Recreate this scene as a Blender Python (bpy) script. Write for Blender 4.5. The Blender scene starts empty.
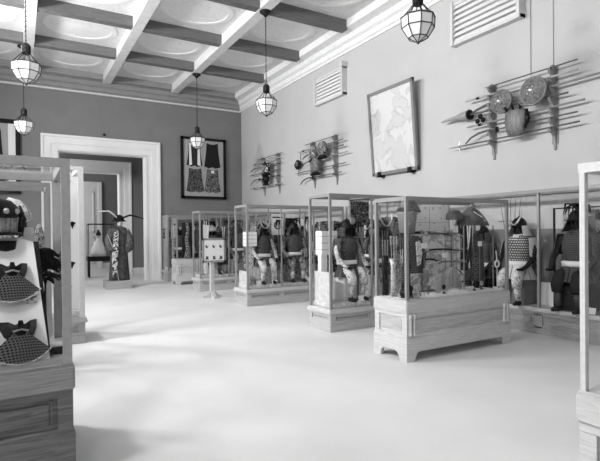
import bpy, bmesh, math, random
from mathutils import Vector, Matrix
random.seed(7)
SC = bpy.context.scene
COL = SC.collection
PI = math.pi

# ------------------------------------------------------------------ camera
H = 1.6
yaw, pitch, roll = 0.527141, -0.007249, -0.009794
fv = Vector((math.sin(yaw)*math.cos(pitch), math.cos(yaw)*math.cos(pitch), math.sin(pitch)))
rv = Vector((math.cos(yaw), -math.sin(yaw), 0)); uv = rv.cross(fv)
r2 = math.cos(roll)*rv + math.sin(roll)*uv; u2 = -math.sin(roll)*rv + math.cos(roll)*uv
cd = bpy.data.cameras.new('camera'); cam = bpy.data.objects.new('camera', cd); COL.objects.link(cam)
m = Matrix.Identity(4)
for i in range(3):
    m[i][0] = r2[i]; m[i][1] = u2[i]; m[i][2] = -fv[i]
m[0][3], m[1][3], m[2][3] = 0, 0, H
cam.matrix_world = m
cd.sensor_width = 36; cd.lens = 481.26/600*36; cd.shift_y = 5.4/600
cd.clip_start = .05; cd.clip_end = 200
SC.camera = cam

# ------------------------------------------------------------------ world, daylight through the windows, exposure
w = bpy.data.worlds.new('sky'); SC.world = w; w.use_nodes = True
w.node_tree.nodes['Background'].inputs[0].default_value = (.9, .9, .9, 1)
w.node_tree.nodes['Background'].inputs[1].default_value = 1.0
SC.view_settings.view_transform = 'Standard'; SC.view_settings.look = 'None'
SC.view_settings.gamma = 1; SC.view_settings.use_curve_mapping = False
SC.view_settings.exposure = -0.93
SC.cycles.transparent_max_bounces = 48
SC.cycles.max_bounces = 10; SC.cycles.diffuse_bounces = 6
SC.cycles.sample_clamp_indirect = 6
def area(name, loc, rot, sx, sy, p):
    l = bpy.data.lights.new(name, 'AREA'); l.shape = 'RECTANGLE'; l.size = sx; l.size_y = sy; l.energy = p
    o = bpy.data.objects.new(name, l); o.location = loc; o.rotation_euler = rot; COL.objects.link(o); return o
WIN = [-1.4, 2.8, 7.1, 11.5]
WLOW = [40, 70, 60, 60]         # lower sashes, behind drawn shades
WTOP = [220, 560, 1000, 950]      # bright upper sashes
for y, pl_, pt_ in zip(WIN, WLOW, WTOP):
    area('window_daylight', (-2.62, y, 3.45), (0, -PI/2, 0), 2.3, 2.0, pl_)
    area('upper_window_daylight', (-2.55, y, 5.25), (0, -PI/2+.35, 0), .7, 1.1, pt_)
area('side_room_daylight', (-0.9, 18.6, 3.4), (0, -PI/2, 0), 3.4, 1.6, 150)
area('side_room_daylight', (-0.9, 22.2, 3.4), (0, -PI/2, 0), 3.4, 2.4, 260)

# ------------------------------------------------------------------ materials
MC = {}
def g(v): return (v, v, v, 1)
def base(name):
    mt = bpy.data.materials.new(name); mt.use_nodes = True
    return mt, mt.node_tree.nodes, mt.node_tree.links, mt.node_tree.nodes['Principled BSDF']
def plain(name, v, rough=.6, metal=0, var=.06, scale=30, bump=0):
    if name in MC: return MC[name]
    mt, N, L, B = base(name)
    tc = N.new('ShaderNodeTexCoord'); no = N.new('ShaderNodeTexNoise'); no.inputs['Scale'].default_value = scale
    L.new(tc.outputs['Object'], no.inputs['Vector'])
    cr = N.new('ShaderNodeValToRGB'); cr.color_ramp.elements[0].position = .3; cr.color_ramp.elements[1].position = .7
    cr.color_ramp.elements[0].color = g(max(0, v*(1-var))); cr.color_ramp.elements[1].color = g(min(1, v*(1+var)))
    L.new(no.outputs['Fac'], cr.inputs[0]); L.new(cr.outputs[0], B.inputs['Base Color'])
    B.inputs['Roughness'].default_value = rough; B.inputs['Metallic'].default_value = metal
    B.inputs['Specular IOR Level'].default_value = .12 if v < .1 else .4
    if bump:
        bp = N.new('ShaderNodeBump'); bp.inputs['Strength'].default_value = bump; bp.inputs['Distance'].default_value = .01
        L.new(no.outputs['Fac'], bp.inputs['Height']); L.new(bp.outputs[0], B.inputs['Normal'])
    MC[name] = mt; return mt
def wood(name, v, axis='X', rough=.45, amp=.3, sc=1.0):
    if name in MC: return MC[name]
    mt, N, L, B = base(name)
    tc = N.new('ShaderNodeTexCoord'); mp = N.new('ShaderNodeMapping')
    s = {'X': (2.2, 2.2, 34), 'Y': (2.2, 2.2, 34), 'Z': (30, 30, 2.2), 'XY': (3, 3, 30)}[axis]
    mp.inputs['Scale'].default_value = tuple(q*sc for q in s)
    no = N.new('ShaderNodeTexNoise'); no.inputs['Scale'].default_value = 1.6; no.inputs['Detail'].default_value = 5
    no.inputs['Distortion'].default_value = 1.2
    L.new(tc.outputs['Object'], mp.inputs[0]); L.new(mp.outputs[0], no.inputs['Vector'])
    cr = N.new('ShaderNodeValToRGB'); cr.color_ramp.elements[0].position = .32; cr.color_ramp.elements[1].position = .68
    cr.color_ramp.elements[0].color = g(v*(1-amp)); cr.color_ramp.elements[1].color = g(v*(1+amp))
    L.new(no.outputs['Fac'], cr.inputs[0]); L.new(cr.outputs[0], B.inputs['Base Color'])
    B.inputs['Roughness'].default_value = rough
    MC[name] = mt; return mt
def lacing(name, a, b, c, bw=.03, rh=.028, mortar=.22, rough=.45):
    """rows of laced scales: a brick weave read along the outside of the piece"""
    if name in MC: return MC[name]
    mt, N, L, B = base(name)
    tc = N.new('ShaderNodeTexCoord'); sp = N.new('ShaderNodeSeparateXYZ'); ad = N.new('ShaderNodeMath'); co = N.new('ShaderNodeCombineXYZ')
    L.new(tc.outputs['Object'], sp.inputs[0]); L.new(sp.outputs[0], ad.inputs[0]); L.new(sp.outputs[1], ad.inputs[1])
    L.new(ad.outputs[0], co.inputs[0]); L.new(sp.outputs[2], co.inputs[1])
    br = N.new('ShaderNodeTexBrick'); L.new(co.outputs[0], br.inputs['Vector'])
    br.inputs['Color1'].default_value = g(a); br.inputs['Color2'].default_value = g(b); br.inputs['Mortar'].default_value = g(c)
    br.inputs['Scale'].default_value = 1; br.inputs['Brick Width'].default_value = bw; br.inputs['Row Height'].default_value = rh
    br.inputs['Mortar Size'].default_value = rh*mortar
    B.inputs['Specular IOR Level'].default_value = .15; L.new(br.outputs['Color'], B.inputs['Base Color']); B.inputs['Roughness'].default_value = rough
    bp = N.new('ShaderNodeBump'); bp.inputs['Strength'].default_value = .4; bp.inputs['Distance'].default_value = .006
    L.new(br.outputs['Fac'], bp.inputs['Height']); bp.invert = True; L.new(bp.outputs[0], B.inputs['Normal'])
    MC[name] = mt; return mt
def motif(name, a, b, scale=18, lo=.42, hi=.55, rough=.75):
    """printed / woven pattern in two tones"""
    if name in MC: return MC[name]
    mt, N, L, B = base(name)
    tc = N.new('ShaderNodeTexCoord'); vo = N.new('ShaderNodeTexNoise'); vo.inputs['Scale'].default_value = scale; vo.inputs['Detail'].default_value = 3
    vo.inputs['Distortion'].default_value = 1.5
    L.new(tc.outputs['Object'], vo.inputs['Vector'])
    cr = N.new('ShaderNodeValToRGB'); cr.color_ramp.elements[0].position = lo; cr.color_ramp.elements[1].position = hi
    cr.color_ramp.elements[0].color = g(a); cr.color_ramp.elements[1].color = g(b)
    B.inputs['Specular IOR Level'].default_value = .2; L.new(vo.outputs['Fac'], cr.inputs[0]); L.new(cr.outputs[0], B.inputs['Base Color']); B.inputs['Roughness'].default_value = rough
    MC[name] = mt; return mt
def make_glass(name='case glass', tint=.992, refl=1.0):
    mt = bpy.data.materials.new(name); mt.use_nodes = True; N = mt.node_tree.nodes; L = mt.node_tree.links
    N.clear(); out = N.new('ShaderNodeOutputMaterial'); mx = N.new('ShaderNodeMixShader')
    tr = N.new('ShaderNodeBsdfTransparent'); gl = N.new('ShaderNodeBsdfGlossy'); lw = N.new('ShaderNodeLayerWeight')
    tr.inputs[0].default_value = g(tint); gl.inputs['Roughness'].default_value = .015; gl.inputs['Color'].default_value = g(refl)
    lw.inputs[0].default_value = .5                       # facing = 1-cos: Schlick's curve, the same from both sides
    pw = N.new('ShaderNodeMath'); pw.operation = 'POWER'; pw.inputs[1].default_value = 5
    ma = N.new('ShaderNodeMath'); ma.operation = 'MULTIPLY_ADD'; ma.inputs[1].default_value = .96; ma.inputs[2].default_value = .007
    L.new(lw.outputs['Facing'], pw.inputs[0]); L.new(pw.outputs[0], ma.inputs[0])
    L.new(ma.outputs[0], mx.inputs[0]); L.new(tr.outputs[0], mx.inputs[1]); L.new(gl.outputs[0], mx.inputs[2]); L.new(mx.outputs[0], out.inputs[0])
    return mt
GLASS = make_glass()
M_floor = None
def floor_mat():
    mt, N, L, B = base('pale terrazzo floor')
    tc = N.new('ShaderNodeTexCoord'); no = N.new('ShaderNodeTexNoise'); no.inputs['Scale'].default_value = 1.1; no.inputs['Detail'].default_value = 6
    n2 = N.new('ShaderNodeTexNoise'); n2.inputs['Scale'].default_value = 60
    L.new(tc.outputs['Object'], no.inputs['Vector']); L.new(tc.outputs['Object'], n2.inputs['Vector'])
    mx = N.new('ShaderNodeMath'); mx.operation = 'MULTIPLY_ADD'; mx.inputs[1].default_value = .25
    L.new(n2.outputs['Fac'], mx.inputs[0]); L.new(no.outputs['Fac'], mx.inputs[2])
    cr = N.new('ShaderNodeValToRGB'); cr.color_ramp.elements[0].position = .35; cr.color_ramp.elements[1].position = .85
    cr.color_ramp.elements[0].color = g(.60); cr.color_ramp.elements[1].color = g(.69)
    L.new(mx.outputs[0], cr.inputs[0]); L.new(cr.outputs[0], B.inputs['Base Color']); B.inputs['Roughness'].default_value = .55
    return mt
WALL = plain('pale painted plaster', .50, .85, var=.025, scale=1.5)
WALLG = plain('grey painted plaster', .20, .8, var=.05, scale=1.8)
TRIM = plain('white painted woodwork', .80, .5, var=.015, scale=4)
CEILM = motif('painted coffer ground', .66, .74, 9, .4, .6)
OAKF = wood('oak case front', .56, 'X', amp=.14)
OAKL = wood('oak ledge', .54, 'X', amp=.12)
OAKP = wood('oak panel', .46, 'X', amp=.2)
OAKD = wood('dark oak', .10, 'X', amp=.35)
OAKV = wood('oak upright grain', .20, 'Z', amp=.4)
BRASS = plain('dull metal case bar', .28, .4, .1, .05)
IRON = plain('black iron', .02, .5, .3)
BLACK = plain('black lacquer', .012, .3)
DKCLOTH = plain('dark cloth', .03, .9, bump=.4)
MIDCLOTH = motif('mid figured cloth', .04, .30, 24, .42, .54)
PALECLOTH = motif('pale figured cloth', .18, .62, 26, .40, .5)
PLAINPALE = plain('plain pale cloth', .55, .85, var=.15, scale=14, bump=.3)
WHITE = plain('white card', .80, .7, var=.01)
STEEL = plain('polished steel', .5, .28, .7)
PALEWOOD = wood('pale polished pole', .38, 'Y', amp=.15)
DKWOOD = wood('dark pole', .09, 'Y', amp=.3)
MIDWOOD = wood('mid tone pole', .2, 'Y', amp=.2)
BRK = wood('varnished rack bracket', .22, 'Z', amp=.25)
DECK = motif('figured display cloth', .45, .75, 22, .4, .6)
GREYBD = plain('grey felt board', .2, .95, var=.04)
LACE_D = lacing('dark laced scales', .008, .018, .10, .026, .03)
LACE_M = lacing('mid laced scales', .10, .16, .03)
LACE_P = lacing('pale laced scales', .5, .6, .06, .045, .04, .25)
LACE_DOT = lacing('dotted laced scales', .02, .03, .6, .028, .04, .4)
GILT = plain('gilt metal', .45, .35, .5)
HAIR = plain('horse hair', .45, .9, var=.3, scale=60, bump=.5)
FUR = plain('black fur', .012, .95, bump=.8, scale=90)

# ------------------------------------------------------------------ mesh helpers
def newbm(): return bmesh.new()
def box(bm, x0, x1, y0, y1, z0, z1, bev=0):
    vs = [bm.verts.new((x, y, z)) for x in (x0, x1) for y in (y0, y1) for z in (z0, z1)]
    F = [(0,1,3,2), (4,6,7,5), (0,4,5,1), (2,3,7,6), (0,2,6,4), (1,5,7,3)]
    fs = [bm.faces.new([vs[i] for i in f]) for f in F]
    if bev:
        es = list({e for f in fs for e in f.edges})
        bmesh.ops.bevel(bm, geom=es, offset=bev, segments=2, affect='EDGES')
    return bm
def lathe(bm, prof, seg=24, sx=1, sy=1, cx=0, cy=0, a0=0, a1=2*PI, thick=0):
    """profile [(r,z)] turned about z; open arc when a1-a0 < 2pi"""
    full = abs((a1-a0)-2*PI) < 1e-6
    n = seg if full else seg+1
    rings = []
    for r, z in prof:
        rings.append([bm.verts.new((cx+sx*r*math.cos(a0+(a1-a0)*i/seg), cy+sy*r*math.sin(a0+(a1-a0)*i/seg), z)) for i in range(n)])
    fs = []
    for a, b in zip(rings, rings[1:]):
        for i in range(seg):
            j = (i+1) % n
            fs.append(bm.faces.new((a[i], a[j], b[j], b[i])))
    if thick:
        bmesh.ops.recalc_face_normals(bm, faces=fs)
        bmesh.ops.solidify(bm, geom=fs, thickness=thick)
    return bm
def tube(bm, pts, rad, seg=8, cap=True):
    pts = [Vector(p) for p in pts]
    if not hasattr(rad, '__len__'): rad = [rad]*len(pts)
    rings = []; up = None
    for i, p in enumerate(pts):
        d = (pts[min(i+1, len(pts)-1)] - pts[max(i-1, 0)]).normalized()
        if up is None:
            up = d.orthogonal().normalized()
        a = (up - d*up.dot(d)).normalized(); b = d.cross(a); up = a
        rings.append([bm.verts.new(p + rad[i]*(a*math.cos(2*PI*k/seg) + b*math.sin(2*PI*k/seg))) for k in range(seg)])
    for r0, r1 in zip(rings, rings[1:]):
        for k in range(seg):
            bm.faces.new((r0[k], r0[(k+1) % seg], r1[(k+1) % seg], r1[k]))
    if cap:
        bm.faces.new(rings[0][::-1]); bm.faces.new(rings[-1])
    return bm
def prism(bm, outline, axis, a, b):
    """outline 2-D polygon extruded from a to b along the axis ('x': (y,z), 'y': (x,z), 'z': (x,y))"""
    def P(u, v, t): return {'x': (t, u, v), 'y': (u, t, v), 'z': (u, v, t)}[axis]
    A = [bm.verts.new(P(u, v, a)) for u, v in outline]; Bv = [bm.verts.new(P(u, v, b)) for u, v in outline]
    bm.faces.new(A); bm.faces.new(Bv[::-1]); n = len(A)
    for i in range(n): bm.faces.new((A[i], Bv[i], Bv[(i+1) % n], A[(i+1) % n]))
    return bm
def ball(bm, c, r, sx=1, sy=1, sz=1, seg=14, top=True):
    prof = []
    k = seg//2
    res = bmesh.ops.create_uvsphere(bm, u_segments=seg, v_segments=max(6, k+2), radius=r)
    for v in res['verts']:
        v.co = Vector((v.co.x*sx+c[0], v.co.y*sy+c[1], v.co.z*sz+c[2]))
    return bm
def ob(name, bm, mat, parent=None, loc=(0,0,0), smooth=False, label=None):
    bmesh.ops.recalc_face_normals(bm, faces=bm.faces[:])
    me = bpy.data.meshes.new(name); bm.to_mesh(me); bm.free()
    if smooth:
        for p in me.polygons: p.use_smooth = True
    me.materials.append(mat)
    o = bpy.data.objects.new(name, me); COL.objects.link(o); o.location = loc
    if parent is not None: o.parent = parent
    if label: o['label'] = label
    return o
def tag(o, label, cat, group=None, kind=None):
    o['label'] = label; o['category'] = cat
    if group: o['group'] = group
    if kind: o['kind'] = kind
    return o
def thing(name, label, cat, loc=(0,0,0), rz=0, group=None, s=1):
    o = bpy.data.objects.new(name, None); COL.objects.link(o); o.location = loc; o.rotation_euler = (0, 0, rz)
    o.scale = (s, s, s); o.empty_display_size = .1
    return tag(o, label, cat, group)
def struct(name, bm, mat, parent=None):
    o = ob(name, bm, mat, parent)
    if parent is None: o['kind'] = 'structure'
    return o
def copy_tree(o, parent=None):
    c = o.copy(); COL.objects.link(c)
    if parent is not None: c.parent = parent
    for ch in o.children: copy_tree(ch, c)
    return c
def place(src, loc, rz=None, label=None, s=None):
    c = copy_tree(src); c.location = loc
    if rz is not None: c.rotation_euler = (0, 0, rz)
    if label: c['label'] = label
    if s: c.scale = (s, s, s)
    return c

# ------------------------------------------------------------------ the room
XL, XR, YB, YF, ZC = -2.35, 7.35, -3.0, 17.0, 6.76
bm = newbm(); box(bm, XL-.3, XR+.3, YB-.3, 26, -.2, 0); struct('floor', bm, floor_mat())
bm = newbm(); box(bm, XR, XR+.3, YB-.3, YF+.28, 0, ZC+.2); struct('wall_right', bm, WALL)
# left wall with four tall windows
def wall_x(bm, x0, x1, ya, yb, z1, holes, z0w, z1w):
    y = ya
    for (a, b) in holes:
        box(bm, x0, x1, y, a, 0, z1); box(bm, x0, x1, a, b, 0, z0w); box(bm, x0, x1, a, b, z1w, z1); y = b
    box(bm, x0, x1, y, yb, 0, z1)
bm = newbm(); wall_x(bm, XL-.3, XL, YB-.3, YF+.28, ZC+.2, [(y-1.0, y+1.0) for y in WIN], 2.3, 5.8); struct('wall_left', bm, WALL)
for n, y in enumerate(WIN):
    bm = newbm()
    for yy in (-1.0, -.36, .30, .94): box(bm, XL-.16, XL-.10, y+yy, y+yy+.06, 2.3, 5.8)
    for zz in (2.3, 3.15, 4.02, 4.88, 5.74): box(bm, XL-.155, XL-.105, y-1, y+1, zz, zz+.06)
    box(bm, XL-.02, XL+.03, y-1.12, y-1, 2.2, 5.9); box(bm, XL-.02, XL+.03, y+1, y+1.12, 2.2, 5.9)
    box(bm, XL-.02, XL+.03, y-1.12, y+1.12, 5.8, 5.95); box(bm, XL-.1, XL+.08, y-1.15, y+1.15, 2.2, 2.3)
    struct('window_%d' % (n+1), bm, TRIM)
# wall behind the camera
bm = newbm(); box(bm, XL-.3, XR+.3, YB-.3, YB, 0, ZC+.2); struct('wall_rear', bm, WALLG)
# far wall with the great doorway
DX0, DX1, DZ = 1.07, 3.77, 4.28
bm = newbm(); box(bm, XL-.3, DX0, YF, YF+.28, 0, ZC+.2); box(bm, DX1, XR+.3, YF, YF+.28, 0, ZC+.2); box(bm, DX0, DX1, YF, YF+.28, DZ, ZC+.2)
struct('wall_far', bm, WALLG)
def casing(name, x0, x1, zt, wd, y, proj=.09):
    """moulded door casing: three stepped fillets round the opening, plus the jamb lining"""
    bm = newbm()
    for (o0, o1, p) in ((0, wd*.42, proj*.45), (wd*.42, wd*.85, proj*.75), (wd*.85, wd, proj*1.25), (0, wd*.07, proj*.8)):
        box(bm, x0-o1, x0-o0, y-p, y, 0, zt+o1); box(bm, x1+o0, x1+o1, y-p, y, 0, zt+o1); box(bm, x0-o0, x1+o0, y-p, y, zt+o0, zt+o1)
    box(bm, x0-.0, x0+.03, y-.03, y+.3, 0, zt); box(bm, x1-.03, x1, y-.03, y+.3, 0, zt); box(bm, x0, x1, y-.03, y+.3, zt-.03, zt)
    return struct(name, bm, TRIM)
casing('trim_1', DX0, DX1, DZ, .48, YF)
# second room
SX0, SX1 = -1.0, 7.0
bm = newbm(); box(bm, SX0-.2, SX0, YF+.28, 26, 0, 1.6); box(bm, SX0-.2, SX0, YF+.28, 26, 5.2, 6.2)
for a, b in ((YF+.28, 17.8), (19.4, 21.0), (23.4, 26)): box(bm, SX0-.2, SX0, a, b, 1.6, 5.2)
struct('wall_side_room', bm, WALLG)
bm = newbm(); box(bm, SX1, SX1+.2, YF+.28, 26, 0, 6.2); struct('wall_side_room_right', bm, WALLG)
bm = newbm(); box(bm, SX0-.2, SX1+.2, YF+.28, 26, 6.2, 6.4); struct('ceiling_side_room', bm, TRIM)
Y2, E0, E1, EZ = 20.0, 1.68, 3.42, 4.0
bm = newbm(); box(bm, SX0, E0, Y2, Y2+.28, 0, 6.2); box(bm, E1, SX1, Y2, Y2+.28, 0, 6.2); box(bm, E0, E1, Y2, Y2+.28, EZ, 6.2)
struct('wall_second_room', bm, WALLG)
casing('trim_2', E0, E1, EZ, .44, Y2)
bm = newbm(); box(bm, SX0, SX1, 24.4, 24.7, 0, 6.2); struct('wall_third_room', bm, WALLG)
bm = newbm()
for (a, b, p) in ((0, .12, .05), (.12, .26, .09)):
    box(bm, 1.62-b, 1.62-a, 24.4-p, 24.4, 0, 3.8+b); box(bm, 3.1+a, 3.1+b, 24.4-p, 24.4, 0, 3.8+b); box(bm, 1.62-a, 3.1+a, 24.4-p, 24.4, 3.8+a, 3.8+b)
struct('trim_3', bm, TRIM)
bm = newbm(); box(bm, 1.62, 3.1, 24.34, 24.4, 0, 3.8)
for x0, x1 in ((1.7, 2.3), (2.42, 3.02)):
    for z0, z1 in ((.25, 1.5), (1.7, 3.6)):
        for (a, b, c, d) in ((x0, x1, z0, z0+.05), (x0, x1, z1-.05, z1), (x0, x0+.05, z0, z1), (x1-.05, x1, z0, z1)):
            box(bm, a, b, 24.31, 24.34, c, d)
dr = struct('door_1', bm, TRIM)
bm = newbm(); ball(bm, (2.94, 24.27, 1.1), .035); ob('door_handle', bm, BRASS, dr)
# baseboards
def board(name, boxes):
    bm = newbm()
    for b in boxes: box(bm, *b)
    struct(name, bm, TRIM)
board('baseboard_right', [(XR-.03, XR, YB, YF, 0, .22)])
board('baseboard_far', [(XL, DX0-.49, YF-.03, YF, 0, .22), (DX1+.49, XR, YF-.03, YF, 0, .22)])
board('baseboard_left', [(XL, XL+.03, YB, YF, 0, .22)])
board('baseboard_third_room', [(SX0, 1.35, 24.36, 24.4, 0, .25), (3.38, SX1, 24.36, 24.4, 0, .25), (SX0, E0-.45, Y2-.03, Y2, 0, .25), (E1+.45, SX1, Y2-.03, Y2, 0, .25)])
# coffered ceiling -------------------------------------------------
BX = [-1.92, 0.26, 2.5, 4.72]; BY = [-1.75, .52, 2.79, 5.06, 7.33, 9.66, 11.96, 14.24]
bm = newbm(); box(bm, XL-.3, XR+.3, YB-.3, YF+.28, ZC, ZC+.2)
ceil = struct('ceiling', bm, CEILM)
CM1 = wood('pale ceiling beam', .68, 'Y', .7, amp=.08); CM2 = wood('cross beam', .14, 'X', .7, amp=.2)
bm = newbm()
for x in BX: box(bm, x-.12, x+.12, YB, YF-.3, 6.5, ZC, )
struct('trim_4', bm, CM1)
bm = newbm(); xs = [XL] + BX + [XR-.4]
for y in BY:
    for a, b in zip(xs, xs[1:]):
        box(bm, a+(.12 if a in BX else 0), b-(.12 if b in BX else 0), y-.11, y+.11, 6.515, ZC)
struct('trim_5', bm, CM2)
# cornice: right wall (pale) and far wall (darker timber)
def corn(name, mat, axis, at, sgn, a, b, zb=6.2):
    prof = [(0, zb), (.05, zb), (.05, zb+.06), (.09, zb+.08), (.09, zb+.2), (.16, zb+.24), (.22, zb+.34), (.30, zb+.36), (.42, zb+.38), (.42, ZC), (0, ZC)]
    bm = newbm(); prism(bm, [(at+sgn*p, z) for p, z in prof], axis, a, b)
    return struct(name, bm, mat)
corn('trim_6', motif('painted cornice', .72, .82, 14, .4, .6), 'y', XR, -1, YB, YF)
corn('trim_7', wood('grey timber cornice', .26, 'X', .7, amp=.15), 'x', YF, -1, XL, XR-.1)
corn('trim_8', MC['painted cornice'], 'y', XL, 1, YB, YF)
bm = newbm(); box(bm, XL, XR-.05, YF-.075, YF, 6.17, 6.215); struct('trim_9', bm, CM1)
# painted medallions, one in each coffer in view
MED = motif('painted medallion', .76, .84, 6, .35, .6); MEDR = plain('medallion border', .82, .8, var=.02)
cx = [(a+b)/2 for a, b in zip([XL+.05]+BX, BX+[XR-.42])]; cy = [(a+b)/2 for a, b in zip(BY, BY[1:]+[YF-.42])]
med0 = None
coln = ['far left', 'left', 'middle', 'right', 'cornice-side']
rown = ['', '', '', 'near', 'third', 'second', 'next-to-last', 'last']
for i, x in enumerate(cx):
    for j, y in enumerate(cy):
        if j < 2: continue
        lab = 'pale oval ceiling medallion, %s bay, row %s from the far wall' % (('outermost left', 'left', 'centre-left', 'centre-right', 'rightmost')[i], ('eight', 'seven', 'six', 'five', 'four', 'three', 'two', 'one')[j])
        if med0 is None:
            med0 = thing('ceiling_medallion', lab, 'ceiling medallion', (x, y, ZC), 0, 'oval medallions painted in the coffers')
            bm = newbm(); lathe(bm, [(.001, -.012), (.62, -.012), (.64, -.004), (.66, -.02), (.74, -.02), (.76, 0)], 40, 1.12, 1)
            ob('medallion_ground', bm, MED, med0)
            bm = newbm(); lathe(bm, [(.63, 0), (.63, -.024), (.70, -.024), (.70, 0)], 40, 1.12, 1); ob('border', bm, MEDR, med0)
            bm = newbm(); ball(bm, (0, 0, -.012), .2, 1.3, .8, .04); ball(bm, (.28, .08, -.012), .12, 1.3, .6, .05); ball(bm, (-.3, -.05, -.012), .14, 1.1, .7, .05)
            ob('figure_relief', bm, MEDR, med0)
        else: place(med0, (x, y, ZC), label=lab)

# ------------------------------------------------------------------ bowl lanterns
LAMPG = plain('opal glass', .85, .25, var=.01)
def lamp(loc, label, lit=True):
    t = thing('bowl_lantern', label, 'hanging lamp', loc, 0, 'caged bowl lanterns hanging from the beams')
    # origin: underside of the beam, z=6.5
    z = lambda q: q-6.5
    bm = newbm(); lathe(bm, [(.001, -.001), (.13, -.001), (.13, -.03), (.07, -.07), (.03, -.12), (.001, -.12)], 16); ob('ceiling_rose', bm, IRON, t, smooth=True)
    bm = newbm(); n = 36
    for i in range(n):
        zz = z(6.38)-(6.38-4.9)*i/n; d = (.014, 0) if i % 2 else (0, .014)
        tube(bm, [(d[0], d[1], zz), (-d[0], -d[1], zz-.021), (d[0]*.6, d[1]*.6, zz-.042)], .0075, 5)
    ob('chain', bm, IRON, t)
    bm = newbm(); lathe(bm, [(.001, z(4.90)), (.05, z(4.88)), (.075, z(4.84)), (.075, z(4.72)), (.06, z(4.70)), (.001, z(4.70))], 12); ob('cap', bm, IRON, t)
    bm = newbm()
    for k in range(8):
        a = 2*PI*k/8+.2
        tube(bm, [(.06*math.cos(a), .06*math.sin(a), z(4.72)), (.14*math.cos(a), .14*math.sin(a), z(4.62)), (.225*math.cos(a), .225*math.sin(a), z(4.53))], .007, 5)
    ob('suspension_rod', bm, IRON, t)
    R = [(.232, z(4.53)), (.222, z(4.39)), (.135, z(4.255)), (.02, z(4.20))]
    bm = newbm(); lathe(bm, [(r*.985, q) for r, q in R], 8, a0=.2, a1=.2+2*PI)
    ob('glass_bowl', bm, LAMPG, t)
    bm = newbm()
    for k in range(8):
        a = 2*PI*k/8+.2
        tube(bm, [(r*math.cos(a), r*math.sin(a), q) for r, q in R], .008, 5)
    for r, q in R[:3]:
        pts = [(r*math.cos(.2+2*PI*k/8), r*math.sin(.2+2*PI*k/8), q) for k in range(9)]
        tube(bm, pts, .011 if q > z(4.5) else .008, 5)
    ball(bm, (0, 0, z(4.19)), .022)
    ob('cage', bm, plain('glow-lightened iron', .07, .5, .2), t)  # cage iron toned lighter, the lamp's glow put into its colour
    return t
l0 = lamp((4.76, 4.9, 6.5), 'nearest caged bowl lantern, at the top right before the white wall')
place(l0, (4.76, 9.6, 6.5), label='caged bowl lantern on a long chain, near the cornice at the middle of the photo')
place(l0, (4.76, 14.4, 6.5), label='small far caged lantern hanging in front of the dark framed textiles')
place(l0, (.13, 9.5, 6.5), label='larger glowing bowl lantern at the upper left, below the left beam')
place(l0, (.13, 14.4, 6.5), label='smaller lantern at far left, hanging beside the white doorway casing')

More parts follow.
